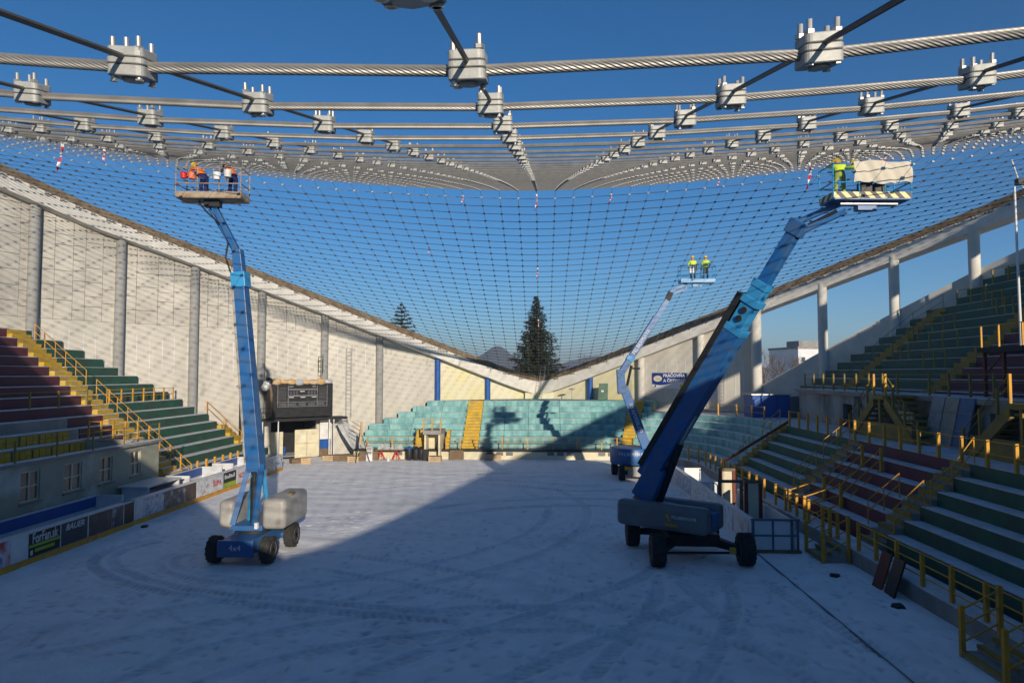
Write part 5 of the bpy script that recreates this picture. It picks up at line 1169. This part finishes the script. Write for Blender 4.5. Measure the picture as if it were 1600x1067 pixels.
MB().box(-2.5, 2.3, 5.2, 5.3, 0, 3.3).build('tunnel_end', black_m, gt); MB().box(-2.5, 2.3, 2.3, 5.3, 3.2, 3.3).build('tunnel_roof', hood_dark, gt); MB().box(-1.0, -.2, 3.0, 3.6, .03, .8).build('blue_crate', blue_p, gt)
MB().box(2.05, 3.0, .95, 1.02, .65, 1.45).build('blue_panel', blue_p, gt); MB().box(2.05, 3.0, .95, 1.02, 1.455, 3.1).build('white_panel', white_m, gt); MB().box(2.05, 3.0, .95, 1.02, 0, .645).build('brown_panel', wood_dark, gt)
cs = thing('plastic_sheet', 'crinkled clear plastic sheet drooping from the gantry end to the floor', 'sheet', (-16.2, 57.9, 0)); vs_, fs = [], []
for i in range(13):
    for k in range(9):
        t, w_ = i/12, k/8-.5; p = Vector((-16.95, 58.15, 3.2)).lerp(Vector((-14.6, 57.3, .75)), t)+Vector((0, 0, -1.0*math.sin(t*3.14)*.5))+Vector((.55, .35, .5))*w_*(1+.5*t)+Vector((0, -.12*math.sin(9*w_+4*t), .05*math.sin(11*t+6*w_))); vs_.append(p)
for i in range(12):
    for k in range(8): fs.append((i*9+k, i*9+k+1, (i+1)*9+k+1, (i+1)*9+k))
o = MB().add(vs_, fs).build('sheet', plastic_sheet, cs, smooth=True); md = o.modifiers.new('t', 'SOLIDIFY'); md.thickness = .01
wl = thing('ladder', 'tall thin steel ladder fixed to the white wall right of the scoreboard', 'ladder', (-16.6, 59.0, 3.3))
for dx in (-.18, .18): MB().tube([(-16.55+dx, 59.15+dx*.75, 3.3), (-16.55+dx, 59.15+dx*.75, 9.6)], .02, 5).build('rail', concrete_col, wl)
for k in range(18): MB().tube([(-16.73, 59.015, 3.5+.34*k), (-16.37, 59.285, 3.5+.34*k)], .014, 5).build('rung', concrete_col, wl)
bk = thing('wall_bracket', 'small dark ladder-shaped bracket high on the wall above the scoreboard', 'bracket', (-18.6, 57.4, 7.6))
for dx in (-.15, .15): MB().tube([(-18.55+dx, 57.5+dx*.8, 7.2), (-18.55+dx, 57.5+dx*.8, 8.5)], .03, 5).build('rail', black_m, bk)
for z in (7.2, 7.65, 8.1, 8.5): MB().tube([(-18.7, 57.38, z), (-18.4, 57.62, z)], .022, 5).build('rung', black_m, bk)
bx = thing('equipment_cabinet', 'tall black cabinet with red sign against the wall above the green terraces', 'cabinet', (-23.3, 53.3, 2.4)); MB().box(-23.6, -22.9, 53.1, 53.8, 2.2, 5.3).build('body', black_m, bx, bevel=.02); MB().box(-23.5, -23.1, 53.08, 53.1, 4.8, 5.0).build('sign', red_m, bx)
# laundry sign on the right-hand white wall
A, B = Vector((9.72, 63.98, 0)), Vector((12.6, 62.18, 0)); (wx0, wy0), (wx1, wy1) = bay_pts(1, True, 2, WO); WA, WB = Vector((wx0, wy0, 0)), Vector((wx1, wy1, 0)); wd = (WB-WA).normalized(); nin = Vector((-wd.y, wd.x, 0)); nin = nin if nin.y < 0 else -nin
c0 = WA+wd*1.05; L_ = 3.35; sgn = thing('wall_sign', 'blue and white laundry sign with white serif lettering on the right wall', 'sign', tuple(c0+wd*1.6+Vector((0, 0, 5.7))))
def slab(u0, u1, z0, z1, t0, t1): 
    q = []
    for z in (z0, z1):
        for u, t in ((u0, t0), (u1, t0), (u1, t1), (u0, t1)): q.append(c0+wd*u+nin*t+Vector((0, 0, z)))
    return MB().hexa(q)
def wave_(sgn):
    top = [(L_, 7.15), (0, 7.15)]; low = [(L_*t, 6.17-.16*math.sin(t*5.6+.35)) for t in np.linspace(0, 1, 15)]; q = low+top; n_ = len(q)
    MB().add([c0+wd*u+nin*.0505+Vector((0, 0, z)) for u, z in q]+[c0+wd*u+nin*.06+Vector((0, 0, z)) for u, z in q], [tuple(range(n_)), tuple(range(2*n_-1, n_-1, -1))]+[(k, (k+1) % n_, n_+(k+1) % n_, n_+k) for k in range(n_)]).build('blue_field', mat('sign_blue', (.015,.05,.26), .45), sgn)
slab(0, L_, 5.70, 7.15, .022, .05).build('panel', white_m, sgn); wave_(sgn); slab(2.7, L_, 5.72, 6.09, .0505, .06).build('yellow_patch', mat('sign_yellow', (.66,.66,.06), .5), sgn)
mb = MB(); e_ = c0+wd*.55+nin*.0625+Vector((0, 0, 6.62)); pts = [e_+wd*.42*math.cos(a)+Vector((0, 0, .28*math.sin(a))) for a in np.linspace(0, 6.283, 25)[:-1]]; mb.add(pts+[p+nin*.006 for p in pts], [tuple(range(23, -1, -1)), tuple(range(24, 48))]+[(k, (k+1) % 24, 24+(k+1) % 24, 24+k) for k in range(24)]); mb.build('oval_badge', cream, sgn)
text_on(sgn, 'PRÁČOVŇA', .40, white_m, c0+wd*2.12+nin*.066+Vector((0, 0, 6.88)), wd, (0, 0, 1), sx=.98, bold=.012); text_on(sgn, 'A ČISTIAREŇ', .38, white_m, c0+wd*2.17+nin*.066+Vector((0, 0, 6.42)), wd, (0, 0, 1), sx=.98, bold=.012)
[slab(.36+.1*q, .41+.1*q, 6.5, 6.66, .069, .074).build('badge_mark', concrete_col, sgn) for q in range(4)]; slab(.22, .38, 5.84, 6.0, .0505, .06).build('dark_mark', mat('sign_ink', (.02,.04,.12), .5), sgn); slab(.12, .2, 5.76, 5.86, .0505, .06).build('dark_mark', mat('sign_ink2', (.02,.04,.12), .5), sgn)
gb = thing('green_board', 'green board leaning on the yellow wall beside the blue pillar', 'board', (6.0, 65.6, 4.6)); MB().hexa([(5.6,65.0,4.6),(6.5,64.9,4.6),(6.5,64.97,4.6),(5.6,65.07,4.6),(5.75,65.55,6.15),(6.6,65.45,6.15),(6.6,65.52,6.15),(5.75,65.62,6.15)]).build('sheet', mat('pale_green_board', (.12,.20,.14), .7), gb); MB().box(5.9, 6.15, 65.12, 65.17, 5.35, 5.5).build('notice', white_m, gb)
fan = thing('wall_light', 'small round fitting on the yellow wall left of the blue pillar', 'lamp', (3.2, 66.9, 5.4)); mb = MB(); mb.lathe([(.02, .08), (.3, 0), (.32, -.05), (.05, -.1)], (3.2, 66.6, 5.6), n=14); mb.build('shade', concrete, fan); MB().tube([(3.2, 66.6, 5.55), (3.2, 66.6, 4.6)], .03, 6).build('stem', concrete_col, fan)
# ------------------------------------------------------------------ exit tunnel and clutter along the far end
et = thing('exit_tunnel', 'small white exit tunnel with dark roof cut into the turquoise terraces', 'exit', (-8.7, 56.3, 0))
MB().box(-9.35, -9.2, 55.9, 58.4, 0, 2.1).build('side_wall', cream, et); MB().box(-8.2, -8.05, 55.9, 58.4, 0, 2.1).build('side_wall', cream, et); MB().box(-9.2, -8.2, 57.4, 57.5, 0, 2.1).build('door', cream, et); MB().box(-9.45, -7.95, 55.75, 58.4, 2.102, 2.42).build('roof_slab', concrete_col, et)
MB().tube([(-8.75, 57.36, .4), (-8.4, 57.36, 1.7)], .03, 5).build('door_brace', wood_dark, et)
post_rail('railing', 'dark and yellow railing on the roof of the exit tunnel', [(-9.4, 55.85, 2.42), (-8.7, 55.85, 2.42), (-8.0, 55.85, 2.42)], .95, (.9, .5), .02, .05)
for x, s, lab in ((-9.95, 1, 'yellow flight of steps left of the exit tunnel'), (-7.6, -1, 'narrow yellow flight of steps right of the exit tunnel')):
    th = thing('side_steps', lab, 'steps', (x, 57, .8)); w_ = .38 if s > 0 else .14
    for k in range(5): MB().box(x-w_, x+w_, 56.95+.2*k, 57.6+.2*k, .81+.3*k, 1.11+.3*k).build('stair_step', yellow_step, th)
def crate(x, y, w_, d_, h_, rz, m_, lab, slats=3, z=0.):
    th = thing('crate', lab, 'crate', (x, y, z), rotz=rz)
    MB().box(-w_/2+.03, w_/2-.03, -d_/2+.03, d_/2-.03, .03, h_-.02).build('core', wood_dark, th)
    for k in range(slats):
        a = h_*k/slats+.012; b = h_*(k+1)/slats-.012
        for y_ in (-d_/2, d_/2-.028): MB().box(-w_/2, w_/2, y_, y_+.028, a, b).build('slat', m_, th)
        for x_ in (-w_/2, w_/2-.028): MB().box(x_, x_+.028, -d_/2+.03, d_/2-.03, a, b).build('slat', m_, th)
    for x_ in (-w_/2+.05, w_/2-.15): MB().box(x_, x_+.1, -d_/2-.022, -d_/2-.001, 0, h_).build('batten', m_, th)
crate(-3.75, 56.25, 1.35, .7, .48, .05, wood, 'pale timber crate standing before the cream plinth'); crate(-8.35, 55.3, 1.0, .8, .42, 0, wood, 'low pale crate before the exit tunnel'); crate(-6.75, 56.45, 1.15, .3, .78, 0, wood_dark, 'upright brown slatted pallet against the plinth', 4)
crate(-18.3, 53.3, .75, .7, .5, .4, wood, 'small pale crate near the end of the rink boards'); crate(-19.2, 53.6, .8, .6, .36, .7, wood_dark, 'dark broken crate beside the small pale crate'); crate(-17.1, 55.7, 1.2, .9, .42, .3, wood, 'pale crate beside the gateway'); crate(-15.9, 55.4, 1.5, .9, .5, .2, wood_dark, 'wide grey pallet stack before the plastic sheet', 3); crate(-14.9, 54.9, .9, .8, .45, .1, wood, 'pale pallet beside the tripod'); crate(-13.9, 55.9, 1.5, .9, .75, .15, wood_dark, 'heap of boards in a crate behind the tripod', 3)
tb = thing('work_table', 'long work table on red trestles below the turquoise terraces', 'table', (-12.3, 56.1, 0)); MB().box(-13.4, -11.2, 55.75, 56.45, .78, .84).build('tabletop', wood_dark, tb)
for x in (-12.95, -11.7):
    for s in (-1, 1): MB().tube([(x, 56.1, .78), (x+.28*s, 55.85, 0)], .03, 6).build('leg', red_m, tb); MB().tube([(x, 56.1, .78), (x+.28*s, 56.35, 0)], .03, 6).build('leg', red_m, tb)
    MB().tube([(x-.16, 55.95, .3), (x+.16, 55.95, .3)], .02, 5).build('brace', red_m, tb)
for k in range(6):
    x = -13.1+.33*k+.1*math.sin(k*5.); mb = MB(); r = .1+.06*(k % 3); h_ = .7+.5*((k*3) % 4)/3; mb.lathe([(r, 0), (r*1.25, .10*h_), (r*.8, .22*h_), (r*.45, .30*h_), (r*.2, .38*h_)], (x, 56.05+.1*(k % 2), .842), n=7, M=Matrix.Rotation(.3*math.sin(k*3), 3, 'Y')@Matrix.Scale(1.4, 3, (1, 0, 0))); solo(mb, 'plastic_bag', plastic_sheet, 'crumpled clear plastic bag on the long work table', 'bag', (x, 56.05, .842), 'bags on the work table', smooth=True)
bucket((-12.2, 55.4, 0), white_m, 'small white bucket under the red trestle table')
cbn = thing('white_cabinet', 'narrow white cabinet standing left of the red trestles', 'cabinet', (-13.7, 55.5, 0)); MB().box(-14.0, -13.5, 55.3, 55.7, 0, 1.1).build('body', white_m, cbn); 
for z in (.55, .85): MB().box(-13.95, -13.55, 55.285, 55.3, z, z+.22).build('drawer_front', concrete_col, cbn)
for k, (x, m_, lab) in enumerate(((-10.6, blue_p, 'black bin with a blue bag stuffed on top'), (-10.05, black_m, 'shiny black rubbish sack beside the blue-topped bin'), (-9.6, black_m, 'black rubbish sack next to the square black box'))):
    th = thing('rubbish_bin', lab, 'bin', (x, 56.0, 0)); mb = MB(); mb.lathe([(.2, 0), (.26, .1), (.27, .7), (.24, .95), (.1, 1.0)], (x, 56.0, 0), n=12); mb.build('sack', plastic_sheet if False else black_m, th, smooth=True); mb = MB(); mb.lathe([(.25, .88), (.29, .95), (.2, 1.05), (.06, 1.12)], (x, 56.0, 0), n=10); mb.build('knot', m_, th, smooth=True)
solo(MB().box(-9.4+.0, -8.95+.0, 55.55, 55.85, 0, .9), 'black_box', black_m, 'square black box leaning at the exit tunnel wall', 'box', (-9.2, 55.7, 0), bevel=.02)
tr_ = thing('tripod', 'dark iron tripod with a brown timber post and side arms', 'tripod', (-14.3, 54.6, 0))
for a in (.3, 2.4, 4.5): MB().tube([(-14.3+.75*math.cos(a), 54.6+.75*math.sin(a), 0), (-14.3, 54.6, 2.6)], .03, 6).build('leg', black_m, tr_)
MB().tube([(-14.3, 54.6, 1.4), (-14.28, 54.62, 2.3), (-14.22, 54.65, 3.2)], .14, 8, r1=.08).build('timber_post', wood, tr_, smooth=True)
for z in (2.2, 2.55, 2.9): MB().tube([(-14.28, 54.62, z-.1), (-15.0, 54.5, z+.35)], .03, 6).build('side_arm', wood_dark, tr_)
ys_t = thing('step_ladder', 'yellow steel steps beside the left leg of the gantry', 'steps', (-21.6, 53.5, 0))
for dx in (0, .5):
    MB().beam((-22.2+dx, 53.0, 0), (-22.5+dx, 53.7, 2.0), .06, .12).build('stringer', yellow_p, ys_t)
    MB().tube([(-22.2+dx, 53.0, .9), (-22.5+dx, 53.7, 2.9)], .025, 6).build('rail', yellow_p, ys_t)
for k in range(6): MB().box(-22.25-.05*k, -21.65-.05*k, 52.98+.115*k, 53.15+.115*k, .25+.3*k, .29+.3*k).build('tread', yellow_p, ys_t)
# ------------------------------------------------------------------ outside: trees, houses, hills, haze
needle = mat('spruce_needles', (.035,.048,.022), .8, c2=(.018,.026,.014), scale=1.5); bark = mat('bark', (.10,.075,.055), .9, c2=(.06,.045,.035), scale=4); twig = mat('bare_twigs', (.13,.085,.06), .9, c2=(.08,.055,.04), scale=3)
def spruce(x, y, h, r, lab, seed, levels=34, crown0=.06):
    rnd = random.Random(seed); th = thing('spruce_tree', lab, 'tree', (x, y, 0)); MB().tube([(x, y, -.3), (x, y, h*.97)], h*.016, 7, r1=.03).build('trunk', bark, th)
    V, Fc = [], []
    def leaf(p, d, ln, w):
        s = d.cross(Vector((0, 0, 1))); s = s.normalized()*w if s.length > .05 else Vector((w, 0, 0)); n = len(V); dr = Vector((0, 0, -ln*rnd.uniform(.1, .5)))
        V.extend([p-s*.5, p+s*.5, p+d*ln+dr]); Fc.append((n, n+1, n+2))
    for k in range(levels):
        t = k/(levels-1); z = h*(crown0+(1-crown0)*t*.985); rr = r*(1-t)**.85*rnd.uniform(.8, 1.1)+.12
        nb = max(5, int(16*(1-t)+5))
        for b in range(nb):
            a = 6.283*(b+rnd.random())/nb; L2 = rr*rnd.uniform(.6, 1.12); dirv = Vector((math.cos(a), math.sin(a), -.22+.5*t)); steps = max(3, int(L2/.16))
            for s in range(steps):
                u = (s+.6)/steps; p = Vector((x, y, z))+dirv*L2*u+Vector((0, 0, -.18*L2*u*u+.16*L2*u**4))
                for q in range(6 if u > .3 else 4):
                    aa = a+rnd.uniform(-1.3, 1.3); leaf(p+Vector((rnd.uniform(-.07,.07), rnd.uniform(-.07,.07), rnd.uniform(-.08,.08))), Vector((math.cos(aa), math.sin(aa), rnd.uniform(-.5, .15))), rnd.uniform(.30, .62)*(1.1-.4*t), rnd.uniform(.12, .22))
    MB().add(V, Fc).build('crown', needle, th)
spruce(-.35, 84, 16.8, 5.2, 'tall dark spruce standing behind the meeting point of the arch beams', 3, 54)
spruce(-19.6, 96, 17.2, 7.5, 'dark spruce top showing above the left arch beam', 8, 30)
def bare(x, y, h, lab, seed, spread=.55, depth=6):
    rnd = random.Random(seed); th = thing('bare_tree', lab, 'tree', (x, y, 0)); tr, cr = MB(), MB()
    def grow(p, d, ln, r, dep):
        q = p+d*ln; (tr if dep >= depth-1 else cr).tube([p, p.lerp(q, .5)+Vector((rnd.uniform(-.04,.04), rnd.uniform(-.04,.04), 0))*ln, q], r, 5 if dep > 3 else 3, False, r1=r*.68)
        if dep == 0: return
        for k in range(rnd.choice([2, 3, 3]) if dep > 1 else 3):
            nd = (d+Vector((rnd.uniform(-1, 1), rnd.uniform(-1, 1), rnd.uniform(-.15, .55)))*spread).normalized(); grow(p.lerp(q, rnd.uniform(.6, 1)), nd, ln*rnd.uniform(.62, .86), r*.6, dep-1)
    grow(Vector((x, y, -.2)), Vector((0, 0, 1)), h*.27, h*.018, depth); tr.build('trunk', bark, th); cr.build('crown', twig, th)
for x, y, h, lab, sd in ((29.5, 88, 12.5, 'bare tree between the tall white column and the wall with the ladder', 2), (32.5, 92, 13.2, 'leafless tree right beside the tall white column', 5), (50, 110, 14.2, 'bare tree crown above the sloping parapet', 9), (35.5, 96, 10.5, 'low leafless tree before the white apartment block', 11), (5.6, 92, 11.5, 'thin bare tree beside the tall spruce', 14), (-12., 110, 9.8, 'small bare tree left of the tall spruce', 17)): bare(x, y, h, lab, sd)
wood_th = MB(); rnd = random.Random(4)
for k in range(2600):
    x = rnd.uniform(-70, 75); y = rnd.uniform(125, 150); p = Vector((x, y, rnd.uniform(0, 6.2+1.2*math.sin(x*.11)))); d = Vector((rnd.uniform(-1, 1), rnd.uniform(-.4, .4), rnd.uniform(.1, 1.4))); wood_th.tube([p, p+d*rnd.uniform(.8, 2.)], .05, 3, False, r1=.02)
tag(wood_th.build('woodland_edge', twig), 'brown leafless thicket along the edge of the town', 'woodland', kind='stuff')
def block(x, y, w_, d_, h_, m_, lab, nx, nz, roof=None, rz=0.):
    th = thing('apartment_block', lab, 'building', (x, y, 0), rotz=rz); MB().box(-w_/2, w_/2, -d_/2, d_/2, -.2, h_).build('wall', m_, th); MB().box(-w_/2-.2, w_/2+.2, -d_/2-.2, d_/2+.2, h_+.002, h_+.5).build('roof', concrete if not roof else roof, th)
    for i in range(nx):
        for k in range(nz):
            cx = -w_/2+w_*(i+.5)/nx; z = 1.2+(h_-1.5)*k/nz; f = MB().box(cx-.6, cx+.6, -d_/2-.05, -d_/2+.02, z, z+1.3).build('window', white_m, th); MB().box(cx-.5, cx+.5, -d_/2-.07, -d_/2-.052, z+.1, z+1.2).build('pane', glass_m, f)
    return th
b1_ = block(66, 172, 13, 12, 13.1, white_m, 'white apartment block beyond the tall white column', 5, 4, rz=.25); MB().box(-3.5, 2.5, -2, 3, 13.6, 15.2).build('lift_house', concrete, b1_)
block(84, 190, 12, 12, 12.8, concrete, 'grey apartment block behind the sloping parapet', 4, 4, rz=.2)
roofr = mat('red_roof', (.25,.09,.06), .8)
for k, (x, y, w_) in enumerate(((42, 185, 10), (16, 260, 14), (-38, 250, 12))): 
    block(x, y, w_, 9, 5.6, cream if k else white_m, ['low white house behind the bare trees', 'cream house right of the tall spruce', 'cream house below the far hill'][k], 3, 2, roofr)
hm = mat('wooded_hill', (.10,.095,.075), .95, c2=(.07,.075,.05), scale=.01)
def hill(name, x0, x1, y, pk, seed, depth=500):
    rnd = random.Random(seed); n, m_ = 70, 12; vs_, fs = [], []; ph = [rnd.uniform(0, 6) for _ in range(5)]
    for j in range(m_+1):
        for i in range(n+1):
            u, v = i/n, j/m_; env = pk(u)*math.sin(math.pi*min(1, v*1.0))**.8
            z = env*(1+.05*math.sin(19*u+ph[0]+4*v)+.035*math.sin(43*u+ph[1]))-1.0; vs_.append((x0+(x1-x0)*u, y+depth*v, z))
    for j in range(m_):
        for i in range(n): fs.append((j*(n+1)+i, j*(n+1)+i+1, (j+1)*(n+1)+i+1, (j+1)*(n+1)+i))
    o = MB().add(vs_, fs).build(name, hm, smooth=True); tag(o, kind='structure')
hill('hill', -420, 60, 1500, lambda u: 56*math.exp(-((u-.66)/.13)**2)+30*math.exp(-((u-.3)/.25)**2)+16, 1)
hill('hill', 20, 900, 1900, lambda u: 46*math.exp(-((u-.16)/.12)**2)+40*math.exp(-((u-.5)/.22)**2)+18, 2)
hill('hill', -2200, 2600, 2500, lambda u: 30+12*math.sin(9*u)+8*math.sin(23*u), 3)
hz_m = bpy.data.materials.new('air'); hz_m.use_nodes = True; nt = hz_m.node_tree; nt.nodes.remove(nt.nodes['Principled BSDF'])
pv = nt.nodes.new('ShaderNodeVolumePrincipled'); pv.inputs['Color'].default_value = (.80, .88, 1, 1); pv.inputs['Density'].default_value = 5.0e-4; pv.inputs['Anisotropy'].default_value = .2
nt.links.new(pv.outputs[0], nt.nodes['Material Output'].inputs['Volume'])
hb = MB().box(-2900, 2900, -60, 3300, -1.6, 96).build('haze', hz_m); tag(hb, kind='stuff')
